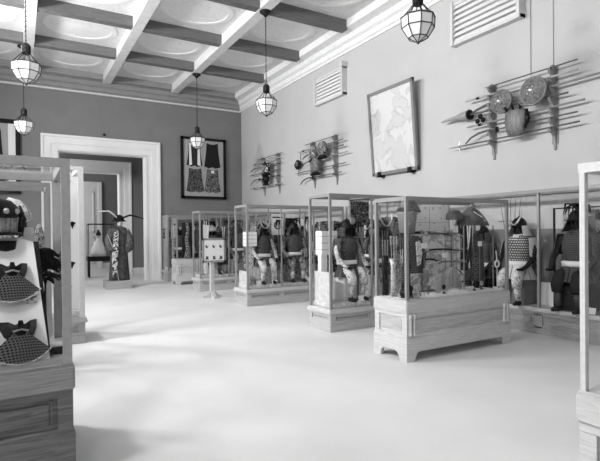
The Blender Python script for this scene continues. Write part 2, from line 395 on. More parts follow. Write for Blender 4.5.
# ------------------------------------------------------------------ show cases
def pane(t, x0, x1, y0, y1, z0, z1):
    bm = newbm(); box(bm, x0, x1, y0, y1, z0, z1); return ob('glass_pane', bm, GLASS, t)
def show_case(name, label, x0, x1, y0, y1, Ht, zl, nx=2, ny=1, kind='floor', group=None, deck=True, pil=True, wf=OAKF, wl=OAKL, bar=.042, fascia=.05, open_sides=(), metal=BRASS, wp=None):
    ox, oy = x0, y0
    t = thing(name, label, 'display case', (ox, oy, 0), 0, group)
    W, D = x1-x0, y1-y0; wp = wp or OAKP
    # base carcass
    bm = newbm()
    if kind == 'floor':
        box(bm, .02, W-.02, .02, D-.02, .0, zl-.07); pl = .13
        box(bm, -.012, W+.012, -.012, D+.012, 0, pl-.01, .006)
        rt = zl-.07
    else:
        pl = .29; rt = zl-.17
        box(bm, .02, W-.02, .02, D-.02, .19, rt)
        # bracket feet with a shallow arched skirt on all four sides
        sk = .012
        def skirt(L): return [(0, 0), (.13, 0), (.145, .06), (.175, .10), (.22, .115), (L-.22, .115), (L-.175, .10), (L-.145, .06), (L-.13, 0), (L, 0), (L, pl), (0, pl)]
        prism(bm, [(u-sk, v) for u, v in skirt(W+2*sk)], 'y', -sk, .03); prism(bm, [(u-sk, v) for u, v in skirt(W+2*sk)], 'y', D-.03, D+sk)
        prism(bm, [(u-sk+.0015, v+.0005) for u, v in skirt(D+2*sk-.003)], 'x', -sk-.0015, .0285); prism(bm, [(u-sk+.0015, v+.0005) for u, v in skirt(D+2*sk-.003)], 'x', W-.0285, W+sk+.0015)
    # stiles and rails proud of the panels
    def stiles(L, n, fn):
        st = .09
        fn(0, L, rt-.045, rt); fn(0, L, pl-.02, pl+.04)
        for i in range(n+1):
            c = L*i/n
            a, b = (0, st) if i == 0 else ((L-st, L) if i == n else (c-st/2, c+st/2))
            fn(a, b, pl+.0405, rt-.0455)
    stiles(W, nx, lambda a, b, c, d: (box(bm, a, b, 0, .02, c, d), box(bm, a, b, D-.02, D, c, d)))
    stiles(D, ny, lambda a, b, c, d: (box(bm, -.0015, .0185, max(a, .0015), min(b, D-.0015), c+.001, d-.001), box(bm, W-.0185, W+.0015, max(a, .0015), min(b, D-.0015), c+.001, d-.001)))
    ob('base', bm, wf, t)
    # raised fields
    bm = newbm(); mg = .14
    for i in range(nx):
        a, b = W*i/nx+mg-(.02 if i else 0), W*(i+1)/nx-mg+(.02 if i < nx-1 else 0)
        for yy in ((.008, .02), (D-.02, D-.008)):
            box(bm, a, b, yy[0], yy[1], pl+.075, rt-.075, .005)
            for q in ((a-.02, a-.008), (b+.008, b+.02)): box(bm, q[0], q[1], yy[0], yy[1], pl+.05, rt-.055)
    for i in range(ny):
        a, b = D*i/ny+.105, D*(i+1)/ny-.105
        if b-a > .1:
            box(bm, .008, .02, a, b, pl+.075, rt-.075, .005); box(bm, W-.02, W-.008, a, b, pl+.075, rt-.075, .005)
    ob('base_panel', bm, wp, t)
    if kind == 'table' and pil:
        for xx in (.055, .115, W-.115, W-.055):
            bm = newbm(); lathe(bm, [(.001, pl+.02), (.028, pl+.02), (.028, pl+.05), (.022, pl+.06), (.022, rt-.06), (.028, rt-.05), (.028, rt), (.001, rt)], 12, cx=xx, cy=-.004)
            ob('pilaster', bm, wl, t, smooth=True)
    # ledge
    bm = newbm(); ov = .03 if kind == 'floor' else .014
    if kind == 'floor':
        box(bm, -ov, W+ov, -ov, D+ov, zl-.075, zl-.03, .006); box(bm, -ov+.012, W+ov-.012, -ov+.012, D+ov-.012, zl-.035, zl, .004)
    else:
        box(bm, -ov, W+ov, -ov, D+ov, zl-.17, zl-.012, .01); box(bm, -ov+.01, W+ov-.01, -ov+.01, D+ov-.01, zl-.014, zl, .004)
    ob('ledge', bm, wl, t)
    if deck:
        bm = newbm(); box(bm, .06, W-.06, .06, D-.06, zl, zl+(.085 if kind == 'floor' else .004), .01 if kind == 'floor' else 0); ob('display_deck', bm, DECK if kind == 'floor' else WHITE, t)
    # bars
    b = bar; f = fascia
    for i in range(nx+1):
        for (yy, side) in ((0, 'f'), (D-b, 'b')):
            if side in open_sides: continue
            c = W*i/nx; xx = min(max(c-b/2, 0), W-b); q = b if i in (0, nx) else b*.55
            if i not in (0, nx): xx = c-q/2
            bm = newbm(); box(bm, xx, xx+q, yy, yy+b*.8, zl, Ht-f); ob('corner_post' if i in (0, nx) else 'mullion', bm, metal, t)
    bm = newbm()
    box(bm, 0, W, 0, b*.9, Ht-f, Ht); box(bm, 0, W, D-b*.9, D, Ht-f, Ht); box(bm, 0, b*.9, b*.9, D-b*.9, Ht-f, Ht); box(bm, W-b*.9, W, b*.9, D-b*.9, Ht-f, Ht)
    for i in range(1, nx): box(bm, W*i/nx-.012, W*i/nx+.012, b*.9, D-b*.9, Ht-.045, Ht-.025)
    ob('top_frame', bm, metal, t)
    # glass
    gi = b*.4
    for i in range(nx):
        a, c = W*i/nx+b*.3, W*(i+1)/nx-b*.3
        pane(t, a, c, gi, gi+.005, zl, Ht-f); pane(t, a, c, D-gi-.005, D-gi, zl, Ht-f)
    pane(t, gi, gi+.005, b*.8, D-b*.8, zl, Ht-f); pane(t, W-gi-.005, W-gi, b*.8, D-b*.8, zl, Ht-f)
    pane(t, b, W-b, b, D-b, Ht-.02, Ht-.015)
    return t
RF = wood('oak of the tall cases', .44, 'X', amp=.14); RP = wood('darker panel of the tall cases', .22, 'X', amp=.25)
RG = 'tall alcove show cases standing out from the right wall'
show_case('show_case', 'tall glass show case with low panelled oak base, directly behind the bracket-footed case', 4.26, 6.84, 6.38, 7.03, 2.22, .36, 3, 1, 'floor', RG, wf=RF, wp=RP)
show_case('show_case', 'tall glass show case with two armours and a ring banner, third from the far wall', 4.26, 6.84, 9.62, 10.3, 2.22, .36, 3, 1, 'floor', RG, wf=RF, wp=RP)
show_case('show_case', 'tall glass show case behind the floor-standing label frame', 4.26, 6.84, 12.80, 13.44, 2.22, .36, 3, 1, 'floor', RG, wf=RF, wp=RP)
show_case('show_case', 'farthest tall glass show case, against the grey wall beside the doorway', 4.26, 6.84, 16.1, 16.78, 2.22, .36, 3, 1, 'floor', RG, wf=RF, wp=RP)
# long case along the wall, sections between the alcove cases
def wall_case(label, ya, yb, n):
    t = thing('long_show_case', label, 'display case', (6.86, ya, 0), 0, 'long glass cases along the right wall')
    D = yb-ya; W = XR-.035-6.86; zl = .41; Ht = 2.22
    bm = newbm(); box(bm, .02, W, 0, D, 0, zl-.06); box(bm, 0, .02, 0, D, 0, .12); box(bm, 0, .02, 0, D, zl-.12, zl-.06)
    for i in range(n+1):
        c = D*i/n; a = min(max(c-.06, 0), D-.12); box(bm, 0, .02, a, a+.12, .1, zl-.1)
    ob('base', bm, OAKF2, t)
    bm = newbm()
    for i in range(n):
        a, b = D*i/n+.13, D*(i+1)/n-.13
        box(bm, .006, .02, a, b, .16, zl-.16, .005)
    ob('base_panel', bm, OAKP2, t)
    bm = newbm(); box(bm, -.03, W, -.0, D, zl-.06, zl, .006); ob('ledge', bm, OAKL2, t)
    bm = newbm(); box(bm, W-.015, W, .02, D-.02, zl, 1.62); ob('back_board', bm, GREYBD, t)
    for i in range(n+1):
        c = D*i/n; a = min(max(c-.018, 0), D-.036); bm = newbm(); box(bm, 0, .04, a, a+.036, zl, Ht-.03); ob('post', bm, BRASS, t)
    bm = newbm(); box(bm, -.02, .045, 0, D, Ht-.05, Ht); box(bm, W-.03, W, 0, D, Ht-.04, Ht); box(bm, 0, W, 0, .03, Ht-.05, Ht); box(bm, 0, W, D-.03, D, Ht-.05, Ht); ob('top_frame', bm, BRASS, t)
    for i in range(n): pane(t, .015, .02, D*i/n+.03, D*(i+1)/n-.03, zl, Ht-.05)
    pane(t, .04, W-.03, .03, D-.03, Ht-.02, Ht-.015)
    return t
OAKF2 = wood('oak base along the wall', .28, 'Y', amp=.2); OAKP2 = wood('oak panel along the wall', .30, 'Y', amp=.3); OAKL2 = wood('oak ledge along the wall', .48, 'Y', amp=.2)
wall_case('long oak-based glass wall case at the right, holding the white-chested armour', .9, 6.36, 3)
wall_case('glass wall case section seen through the second alcove case', 7.06, 9.58, 2)
wall_case('glass wall case section seen through the third alcove case', 10.34, 12.76, 2)
wall_case('glass wall case section nearest the far grey wall', 13.48, 16.06, 2)
# table case in the middle right
show_case('bracket_foot_case', 'oak and glass case on bracket feet with panelled front, foremost in the right half', 4.06, 5.99, 4.41, 5.02, 2.03, .755, 1, 1, 'table', None)
show_case('table_case', 'small oak-based glass case with a pale figure, standing before the farthest case', 4.2, 5.3, 14.85, 15.4, 2.1, .80, 1, 1, 'table', None, deck=False)
# near right case
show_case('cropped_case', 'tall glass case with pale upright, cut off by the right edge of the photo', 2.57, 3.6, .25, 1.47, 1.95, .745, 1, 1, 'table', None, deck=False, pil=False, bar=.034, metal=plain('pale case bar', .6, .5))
# near left case
LF = wood('brown oak front', .15, 'X', amp=.35); LP = wood('brown oak panel', .13, 'X', amp=.45)
show_case('mask_case', 'big oak and glass case at the left edge holding black armour masks', -1.5, .29, 3.5, 4.5, 2.1, .75, 2, 1, 'table', None, deck=False, pil=False, metal=plain('oak case bar', .36, .5), wf=LF, wp=LP, wl=wood('brown oak ledge', .28, 'X', amp=.2), bar=.055, fascia=.055)
show_case('show_case', 'glass show case with dark robes standing right behind the mask case at left', -1.7, .31, 6.25, 6.95, 2.2, .36, 2, 1, 'floor', None)
# far left case
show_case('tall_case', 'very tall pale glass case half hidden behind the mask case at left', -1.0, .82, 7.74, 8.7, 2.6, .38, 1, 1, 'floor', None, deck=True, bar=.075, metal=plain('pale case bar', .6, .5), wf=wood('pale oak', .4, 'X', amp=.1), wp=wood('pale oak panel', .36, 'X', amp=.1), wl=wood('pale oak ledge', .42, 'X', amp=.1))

# ------------------------------------------------------------------ armours
def plates(bm, cxv, czv, r0, r1, z0, z1, a0, a1, rows, seg=8, sx=1, sy=1, th=.006, cy=0):
    """curved laced plate in stepped rows"""
    prof = []
    for i in range(rows):
        t0, t1 = i/rows, (i+1)/rows
        ra, rb = r0+(r1-r0)*t0, r0+(r1-r0)*t1
        prof += [(ra, z0+(z1-z0)*t0), (rb+.010, z0+(z1-z0)*t1)]
    lathe(bm, prof, seg, sx, sy, cx=cxv, cy=cy, a0=a0, a1=a1, thick=th)
def armour(label, loc, rz, chest, skirt, cloth, helm, s=1.0, crest='horns', boxmat=None, slv=None, group='seated suits of samurai armour in the cases'):
    t = thing('samurai_armour', label, 'suit of armour', loc, rz, group, s)
    F = -PI/2
    bm = newbm(); box(bm, -.19, .19, -.12, .22, 0, .46, .008); ob('seat_box', bm, boxmat or PALECLOTH, t)
    # cuirass
    bm = newbm(); lathe(bm, [(.001, .62), (.155, .62), (.175, .66), (.168, .70), (.19, .74), (.185, .79), (.205, .82), (.20, .88), (.205, .92), (.19, .98), (.17, 1.04), (.12, 1.08), (.06, 1.09), (.001, 1.09)], 24, 1, .75)
    ob('cuirass', bm, chest, t, smooth=True)
    bm = newbm(); lathe(bm, [(.16, .60), (.205, .605), (.21, .67), (.165, .68)], 24, 1, .78); ob('sash', bm, WHITE, t, smooth=True)
    # skirt of hanging tassets
    for k in range(6):
        a = F-1.45+k*.58
        bm = newbm(); plates(bm, 0, 0, .19, .285, .61, .40, a-.26, a+.26, 4, 5, 1, .85); ob('skirt_panel', bm, skirt, t)
    for sg in (-1, 1):
        # shoulder guard
        bm = newbm(); c = 0 if sg > 0 else PI
        plates(bm, sg*.13, 0, .13, .19, 1.05, .76, c-.75, c+.75, 5, 6, 1, 1.0); ob('shoulder_guard', bm, skirt, t)
        # sleeve and gauntlet
        bm = newbm(); tube(bm, [(sg*.2, 0, 1.0), (sg*.27, -.03, .85), (sg*.29, -.08, .72), (sg*.25, -.19, .60), (sg*.22, -.27, .56)], [.05, .052, .042, .034, .026], 10); ob('sleeve', bm, slv or cloth, t, smooth=True)
        bm = newbm(); box(bm, sg*.215-.045, sg*.215+.045, -.34, -.25, .545, .58, .012); ob('gauntlet', bm, helm, t)
        # thigh guard
        bm = newbm(); tube(bm, [(sg*.11, -.06, .52), (sg*.13, -.2, .48), (sg*.135, -.26, .36), (sg*.135, -.25, .27)], [.085, .088, .08, .07], 12); ob('thigh_guard', bm, cloth, t, smooth=True)
        # shin guard and foot
        bm = newbm(); tube(bm, [(sg*.135, -.23, .30), (sg*.135, -.24, .20), (sg*.135, -.22, .07)], [.048, .052, .036], 12); ob('shin_guard', bm, PALECLOTH if cloth is not DKCLOTH else chest, t, smooth=True)
        bm = newbm(); tube(bm, [(sg*.135, -.19, .035), (sg*.14, -.27, .035), (sg*.145, -.35, .025)], [.035, .04, .025], 10); ob('shoe', bm, DKCLOTH, t, smooth=True)
    # mask and throat guard
    bm = newbm(); lathe(bm, [(.05, 1.05), (.075, 1.09), (.082, 1.16), (.08, 1.22), (.06, 1.25)], 14, .95, 1.05, cy=-.01)
    box(bm, -.012, .012, -.125, -.085, 1.15, 1.20, .004); ob('face_mask', bm, BLACK, t, smooth=True)
    bm = newbm(); plates(bm, 0, 0, .07, .13, 1.12, 1.02, F-1.2, F+1.2, 3, 10); ob('throat_guard', bm, skirt, t)
    # helmet
    bm = newbm(); lathe(bm, [(.112, 1.21), (.115, 1.25), (.10, 1.31), (.07, 1.35), (.03, 1.375), (.001, 1.38)], 18, 1, 1.15)
    lathe(bm, [(.012, 1.37), (.018, 1.385), (.008, 1.40), (.001, 1.40)], 8)
    hb = ob('helmet_bowl', bm, helm, t, smooth=False)
    bm = newbm(); prism(bm, [(-.09, -.10), (.09, -.10), (.075, -.175), (.03, -.20), (-.03, -.20), (-.075, -.175)], 'z', 1.225, 1.238); ob('visor', bm, helm, hb)
    bm = newbm(); plates(bm, 0, 0, .115, .185, 1.24, 1.08, PI/2-2.2, PI/2+2.2, 4, 14); ob('neck_guard', bm, skirt, t)
    if crest == 'horns':
        bm = newbm()
        for sg in (-1, 1): tube(bm, [(sg*.01, -.13, 1.25), (sg*.07, -.14, 1.29), (sg*.12, -.13, 1.38), (sg*.13, -.12, 1.50)], [.014, .016, .013, .004], 7)
        ob('crest', bm, GILT, hb)
    elif crest == 'disc':
        bm = newbm(); lathe(bm, [(.001, -.006), (.06, -.006), (.06, .006), (.001, .006)], 20)
        for v in bm.verts: v.co = Vector((v.co.x, -.14+v.co.z, 1.34+v.co.y))
        ob('crest', bm, GILT, hb)
    elif crest == 'plume':
        bm = newbm()
        for k in range(9):
            a = k*.7; tube(bm, [(0, 0, 1.37), (.06*math.cos(a), .06*math.sin(a), 1.45), (.14*math.cos(a), .14*math.sin(a), 1.40+.03*(k % 3)), (.17*math.cos(a), .17*math.sin(a), 1.30)], [.012, .02, .016, .004], 6)
        ob('crest', bm, FUR, hb)
    return t
DZ1 = .36+.085
# second alcove case
armour('pale-cased samurai armour with dark helmet, left suit of the case behind the bracket-footed case', (4.84, 6.72, DZ1), .15, LACE_D, LACE_M, PALECLOTH, BLACK, 1.0, 'disc', boxmat=WHITE)
armour('samurai armour of mixed tones beside a tall tapered banner in the second alcove case', (5.62, 6.72, DZ1), -.1, LACE_M, LACE_D, MIDCLOTH, BLACK, 1.0, 'horns')
armour('samurai armour at the wall end of the second alcove case', (6.42, 6.74, DZ1), .1, LACE_D, LACE_D, DKCLOTH, BLACK, 1.0, 'plume')
# third alcove case
armour('black laced samurai armour with pale sleeves, left of the ring banner', (4.80, 9.96, DZ1), .1, LACE_D, LACE_D, PALECLOTH, BLACK, 1.0, 'horns')
armour('black laced samurai armour on a grey box, right of the ring banner', (5.62, 9.96, DZ1), -.1, LACE_D, LACE_D, MIDCLOTH, BLACK, 1.02, 'plume', boxmat=MIDCLOTH)
armour('samurai armour at the wall end of the ring banner case', (6.42, 9.96, DZ1), 0, LACE_M, LACE_D, PALECLOTH, BLACK, 1.0, 'disc')
# fourth and fifth
armour('dark samurai armour behind the small framed label stand', (4.72, 13.1, DZ1), 0, LACE_D, LACE_M, DKCLOTH, STEEL, 1.0, 'horns')
armour('grey samurai armour in the middle bay behind the label stand', (5.5, 13.1, DZ1), 0, LACE_M, LACE_M, MIDCLOTH, BLACK, 1.05, 'plume')
armour('small dark armour next to the doorway in the farthest case', (4.75, 16.42, DZ1), 0, LACE_D, LACE_D, DKCLOTH, BLACK, 1.0, 'disc')
armour('dark armour in the middle of the farthest case', (5.55, 16.42, DZ1), 0, LACE_D, LACE_M, MIDCLOTH, BLACK, 1.0, 'horns')
# long wall case
RW = -PI/2
armour('samurai armour with white chest and dotted skirt panels in the long wall case', (7.06, 5.0, .41), RW, LACE_P, LACE_DOT, PALECLOTH, BLACK, 1.02, 'horns', boxmat=GREYBD, slv=DKCLOTH)
armour('large black samurai armour with shaggy helmet beside the pale upright at right', (7.06, 4.05, .41), RW, LACE_D, LACE_D, DKCLOTH, BLACK, 1.08, 'plume', boxmat=DKCLOTH)
armour('dark samurai armour in the wall case seen through the right end of the bracket-footed case', (7.06, 5.72, .41), RW, LACE_D, LACE_D, DKCLOTH, BLACK, .93, 'disc', boxmat=DKCLOTH)
armour('samurai armour in the wall case behind the cropped case at the right edge', (7.06, 3.15, .41), RW, LACE_M, LACE_D, MIDCLOTH, BLACK, 1.02, 'horns', boxmat=GREYBD)
for i, (yy, c, k) in enumerate(((7.8, LACE_D, 'disc'), (8.8, LACE_M, 'horns'), (11.0, LACE_D, 'plume'), (12.0, LACE_M, 'disc'), (14.2, LACE_D, 'horns'))):
    armour(('dark armour in the wall case between the second and third alcove cases, nearer one',
            'mid grey armour in the wall case between the second and third alcove cases, farther one',
            'plumed armour in the wall case behind the third alcove case, nearer one',
            'grey armour in the wall case behind the third alcove case, farther one',
            'armour in the last section of the wall case')[i], (7.06, yy, .41), RW, c, LACE_D, MIDCLOTH, BLACK, 1.0, k)

# ------------------------------------------------------------------ loose pieces in the cases
def simple(name, label, cat, bm, mat, loc=(0,0,0), group=None, smooth=False):
    return tag(ob(name, bm, mat, None, loc, smooth), label, cat, group)
def card(label, c, w_=.12, h=.09, ax='y', tilt=.25, name='label_card'):
    bm = newbm(); box(bm, -w_/2, w_/2, -.002, .002, 0, h)
    o = simple(name, label, 'card', bm, WHITE, c, 'white label cards in the show cases')
    o.rotation_euler = (-tilt, 0, 0 if ax == 'y' else -PI/2); return o
# ring banner
t = thing('ring_banner', 'white banner bearing a dark ring, hung between the two black armours', 'banner', (5.27, 10.12, DZ1))
bm = newbm(); tube(bm, [(0, 0, 0), (0, 0, 1.62)], .012); tube(bm, [(-.17, 0, 1.60), (.17, 0, 1.60)], .01); ob('pole', bm, DKWOOD, t)
bm = newbm(); box(bm, -.16, .16, -.016, -.012, 1.1, 1.6); ob('cloth', bm, WHITE, t)
bm = newbm()
tube(bm, [(.085*math.cos(a*PI/12), -.02, 1.33+.085*math.sin(a*PI/12)) for a in range(25)], .013, 6); ob('ring_mark', bm, BLACK, t)
bm = newbm(); box(bm, -.14, .14, -.02, -.014, 1.50, 1.53); ob('stripe_mark', bm, BLACK, t)
# tapered banner and dark framed textile in second alcove case
t = thing('tapered_banner', 'plain pale tapered banner hanging to a point between two armours', 'banner', (5.2, 6.9, DZ1))
bm = newbm(); prism(bm, [(-.15, 1.24), (.15, 1.24), (.11, .75), (.09, .45), (0, .32), (-.07, .45), (-.11, .8)], 'y', -.006, .006); ob('cloth', bm, plain('pale grey banner cloth', .42, .8), t)
bm = newbm(); tube(bm, [(0, .03, 0), (0, .03, 1.3)], .012); ob('pole', bm, DKWOOD, t)
t = thing('framed_textile', 'small dark figured textile hung high in the second alcove case', 'textile', (5.28, 6.93, 1.73))
bm = newbm(); box(bm, -.2, .2, -.01, .01, 0, .42); ob('textile', bm, motif('dark figured silk', .015, .3, 26, .5, .6), t)
bm = newbm(); tube(bm, [(-.23, 0, .43), (.23, 0, .45)], .012); tube(bm, [(-.2, 0, .0), (.2, 0, .0)], .01); ob('rod', bm, DKWOOD, t)
def crate(label, loc, w_, d, h):
    t = thing('pleated_box', label, 'storage box', loc)
    bm = newbm(); box(bm, -w_/2, w_/2, -d/2, d/2, 0, h, .008); ob('body', bm, WHITE, t)
    bm = newbm()
    for k in range(3): box(bm, -w_/2-.004, w_/2+.004, -d/2-.004, d/2+.004, h*(.2+.28*k), h*(.2+.28*k)+.012)
    ob('band', bm, plain('grey tape', .4, .7), t); return t
crate('white banded box on a stand at the left end of the second alcove case', (4.50, 6.84, 1.22), .32, .2, .40)
bm = newbm(); box(bm, -.06, .06, -.05, .05, 0, 1.22-DZ1); simple('box_stand', 'slim white stand under the banded box', 'stand', bm, WHITE, (4.42, 6.84, DZ1))
bm = newbm(); tube(bm, [(-.05, -.26, 0), (-.3, .1, .38), (-.42, .3, .6)], [.012, .012, .008], 6)
crate('white banded box standing before the left black armour', (4.46, 9.9, 1.30), .26, .2, .32)
bm = newbm(); box(bm, -.06, .06, -.05, .05, 0, 1.30-DZ1); simple('box_stand', 'pale stand under the box in the ring banner case', 'stand', bm, PALECLOTH, (4.46, 9.9, DZ1))
for i, (x, y, z) in enumerate(((4.95, 6.45, DZ1), (5.85, 6.46, DZ1), (4.98, 9.70, DZ1), (5.9, 9.70, DZ1), (4.6, 9.72, DZ1), (4.9, 12.9, DZ1))):
    card(('white card at the foot of the left armour in the second alcove case', 'white card under the second armour behind the bracket-footed case', 'white card before the black armour left of the ring banner', 'white card before the black armour right of the ring banner',
          'white card at the left end of the ring banner case', 'white card behind the label stand')[i], (x, y, z), .14, .09)
bm = newbm(); box(bm, -.01, .01, -.26, .26, 0, .50); simple('blank_board', 'low white board standing inside the left glass of the second alcove case', 'board', bm, PLAINPALE, (4.345, 6.705, DZ1))
bm = newbm(); box(bm, -.01, .01, -.27, .27, 0, .30); simple('blank_board', 'low white board standing inside the left glass of the ring banner case', 'board', bm, PLAINPALE, (4.345, 9.96, DZ1))
# wall case extras
bm = newbm(); box(bm, -.01, .01, -.17, .17, 0, .36); simple('blank_card', 'large blank white card leaning on the grey board between two armours', 'card', bm, WHITE, (7.2, 4.56, .41))
t = thing('inner_frame', 'tall thin black frame round the shaggy black armour in the wall case', 'frame', (6.98, 3.55, .41))
bm = newbm(); box(bm, -.012, .012, .79, .815, 0, 1.5); ob('upright', bm, IRON, t)
bm = newbm(); box(bm, -.012, .012, 0, .025, 0, 1.5); ob('upright', bm, IRON, t)
bm = newbm(); box(bm, -.012, .012, 0, .815, 1.5, 1.52); ob('top_bar', bm, IRON, t)
card('white card leaning at the foot of the white-chested armour', (6.93, 5.16, .41), .16, .1, 'x', name='label_card')
card('white card before the shaggy black armour', (6.93, 3.8, .41), .14, .09, 'x')
card('white card before the armour behind the cropped case', (6.93, 3.2, .41), .14, .09, 'x')
t = thing('arrow_rack', 'slim crossed arrows standing behind the white-chested armour', 'arrows', (7.2, 5.25, .41))
bm = newbm()
for k in range(5): tube(bm, [(0, -.02*k, 0), (-.02, .1*(k-2), 1.72)], .005, 5)
ob('shaft', bm, DKWOOD, t)
bm = newbm(); box(bm, -.012, .0, -.24, .24, 1.34, 1.355); ob('cross_bar', bm, DKWOOD, t)

# ------------------------------------------------------------------ contents of the bracket-footed case
ZL = .760
t = thing('glass_shelf_unit', 'thin glass shelf under the round hats in the bracket-footed case', 'shelf', (5.75, 4.8, ZL))
bm = newbm(); box(bm, -.48, .17, -.22, .16, .905, .912); ob('shelf', bm, GLASS, t)
for x in (-.46, .15):
    bm = newbm(); box(bm, x, x+.012, .14, .155, 0, .91); ob('leg', bm, BRASS, t)
    bm = newbm(); box(bm, x, x+.012, -.2, -.188, 0, .91); ob('leg', bm, BRASS, t)
bm = newbm(); lathe(bm, [(.26, 0), (.262, .012), (.20, .11), (.12, .21), (.05, .27), (.001, .285)], 24); lathe(bm, [(.25, 0), (.001, 0)], 24)
t = thing('conical_hat', 'large conical lacquered war hat on the glass shelf', 'hat', (5.66, 4.78, ZL+.913))
bm2 = newbm(); lathe(bm2, [(.24, 0), (.245, .012), (.19, .11), (.12, .2), (.05, .26), (.001, .275)], 24); ob('hat_shell', bm2, plain('grey lacquer', .09, .35, var=.4, scale=14), t, smooth=True)
bm.free(); bm = newbm(); lathe(bm, [(.02, .27), (.026, .285), (.01, .31), (.001, .315)], 10); ob('finial', bm, GILT, t)
bm = newbm(); tube(bm, [(-.1, -.12, .2), (-.02, -.2, .12), (.03, -.22, .06)], .008, 6); ob('cord', bm, PALECLOTH, t)
t = thing('round_hat', 'small domed hat held up on two prongs, left of the conical hat', 'hat', (5.31, 4.78, ZL+1.0))
bm = newbm(); lathe(bm, [(.12, 0), (.12, .02), (.11, .08), (.07, .125), (.001, .135)], 20); ob('dome', bm, plain('brown lacquer', .07, .4), t, smooth=True)
bm = newbm()
for s_ in (-.03, .03): tube(bm, [(s_, 0, -1.0), (s_, 0, .05)], .006, 6)
ob('prong', bm, BRASS, t)
t = thing('bucket_helmet', 'tall bucket-shaped helmet under a peaked cap at the left post', 'helmet', (4.42, 4.78, ZL))
bm = newbm(); lathe(bm, [(.001, .82), (.10, .82), (.125, 1.05), (.14, 1.07), (.135, 1.09), (.001, 1.09)], 18); ob('bucket', bm, plain('grey hide', .28, .6, var=.1), t, smooth=True)
bm = newbm(); prism(bm, [(-.13, 1.1), (.02, 1.1), (.16, 1.12), (.19, 1.09), (.12, 1.2), (.03, 1.27), (-.02, 1.25), (-.08, 1.17)], 'y', -.07, .07); ob('peaked_cap', bm, plain('striped cap', .16, .6, var=.5, scale=40), t)
bm = newbm(); tube(bm, [(0, 0, 0), (0, 0, .83)], .014); ob('stand_rod', bm, DKWOOD, t)
t = thing('hanging_armour', 'narrow dark armour jacket hanging just right of the left post', 'armour jacket', (4.40, 4.66, ZL))
bm = newbm(); plates(bm, 0, 0, .09, .15, .78, .3, 0, 2*PI-.01, 7, 12, 1.1, .55); ob('jacket', bm, LACE_D, t)
for s_ in (-1, 1):
    bm = newbm(); tube(bm, [(s_*.1, 0, .74), (s_*.16, -.02, .55), (s_*.13, -.05, .36)], [.035, .045, .03], 8); ob('sleeve', bm, DKCLOTH, t, smooth=True)
bm = newbm(); tube(bm, [(0, .06, 0), (0, .06, .8)], .012); ob('stand_rod', bm, DKWOOD, t)
bm = newbm(); prism(bm, [(-.045, .70), (.03, .72), (.06, .56), (.03, .42), (-.02, .40)], 'y', -.115, -.10); ob('bib', bm, PALECLOTH, t)
t = thing('dark_jacket_armour', 'glossy black laced jacket at the right end of the bracket-footed case', 'armour jacket', (5.84, 4.82, ZL))
bm = newbm(); plates(bm, 0, 0, .08, .12, .80, .1, 0, 2*PI-.01, 9, 12, 1.0, .6); ob('jacket', bm, LACE_D, t)
bm = newbm(); lathe(bm, [(.001, .0), (.06, .0), (.06, .11), (.001, .11)], 10); ob('foot', bm, BLACK, t)
# swords on a stand, horizontally
def sword(label, x0, x1, y, z, sag=.0, mat=BLACK, fit=GILT, r=.012, group='swords laid level in the bracket-footed case'):
    t = thing('curved_sword', label, 'sword', ((x0+x1)/2, y, z), 0, group); L_ = x1-x0
    def arc(u): return (u*L_, 0, sag*(1-4*u*u)-sag)
    bm = newbm(); tube(bm, [arc(-.22+.72*i/10) for i in range(11)], [r*1.1]*10+[r*.7], 8); ob('scabbard', bm, mat, t, smooth=True)
    bm = newbm(); tube(bm, [arc(-.5+.26*i/5) for i in range(6)], [r*1.15]*6, 8); ob('grip', bm, LACE_DOT, t, smooth=True)
    bm = newbm(); tube(bm, [arc(-.235), arc(-.225)], r*2.6, 12); ob('guard', bm, fit, t); return t
sword('longest black sword lying level across the middle of the bracket-footed case', 4.62, 5.5, 4.86, ZL+.585, .03)
sword('pale-bound sword on the second rung of the bracket-footed case', 4.86, 5.62, 4.84, ZL+.41, .02, MIDCLOTH)
sword('thin sword high up under the round hat', 4.7, 5.42, 4.90, ZL+.81, .05, DKWOOD)
sword('short black sword near the case floor, right of the whisk', 5.3, 5.82, 4.86, ZL+.10, .0, BLACK)
sword('short sword with curved scabbard left of the whisk', 4.72, 5.12, 4.9, ZL+.45, .04, BLACK)
t = thing('sword_stand', 'slender upright stand carrying the level swords', 'stand', (5.1, 4.92, ZL))
for x in (-.28, .30):
    bm = newbm(); box(bm, x-.008, x+.008, -.01, .01, 0, .86)
    for z in (.08, .40, .57, .80): box(bm, x-.008, x+.008, -.06, .01, z-.02, z-.01)
    ob('upright', bm, BRASS, t)
bm = newbm(); box(bm, -.32, .34, -.04, .04, 0, .015); ob('foot', bm, DKWOOD, t)
# hair whisk
t = thing('hair_whisk', 'fan of pale horse hair spread on the case floor, centre of the bracket-footed case', 'horse-hair whisk', (5.12, 4.66, ZL))
bm = newbm()
for k in range(60):
    a = PI*(k+.5)/60; rr = random.uniform(.12, .18); d = random.uniform(-.05, .05)
    tube(bm, [(0, 0, .3), (.4*rr*math.cos(a), d*.5, .3+.10*math.sin(a)*.4), (.85*rr*math.cos(a), d, .22), (rr*math.cos(a), d*1.3, .02+random.uniform(0, .03))], [.006, .006, .005, .002], 4)
ob('hair', bm, HAIR, t)
bm = newbm(); tube(bm, [(.0, .0, .30), (.07, 0, .33), (.17, 0, .27), (.25, 0, .2)], .007, 6); ob('handle', bm, BLACK, t)
bm = newbm(); lathe(bm, [(.001, 0), (.15, 0), (.13, .03), (.04, .06), (.001, .06)], 16); ob('foot', bm, WHITE, t)
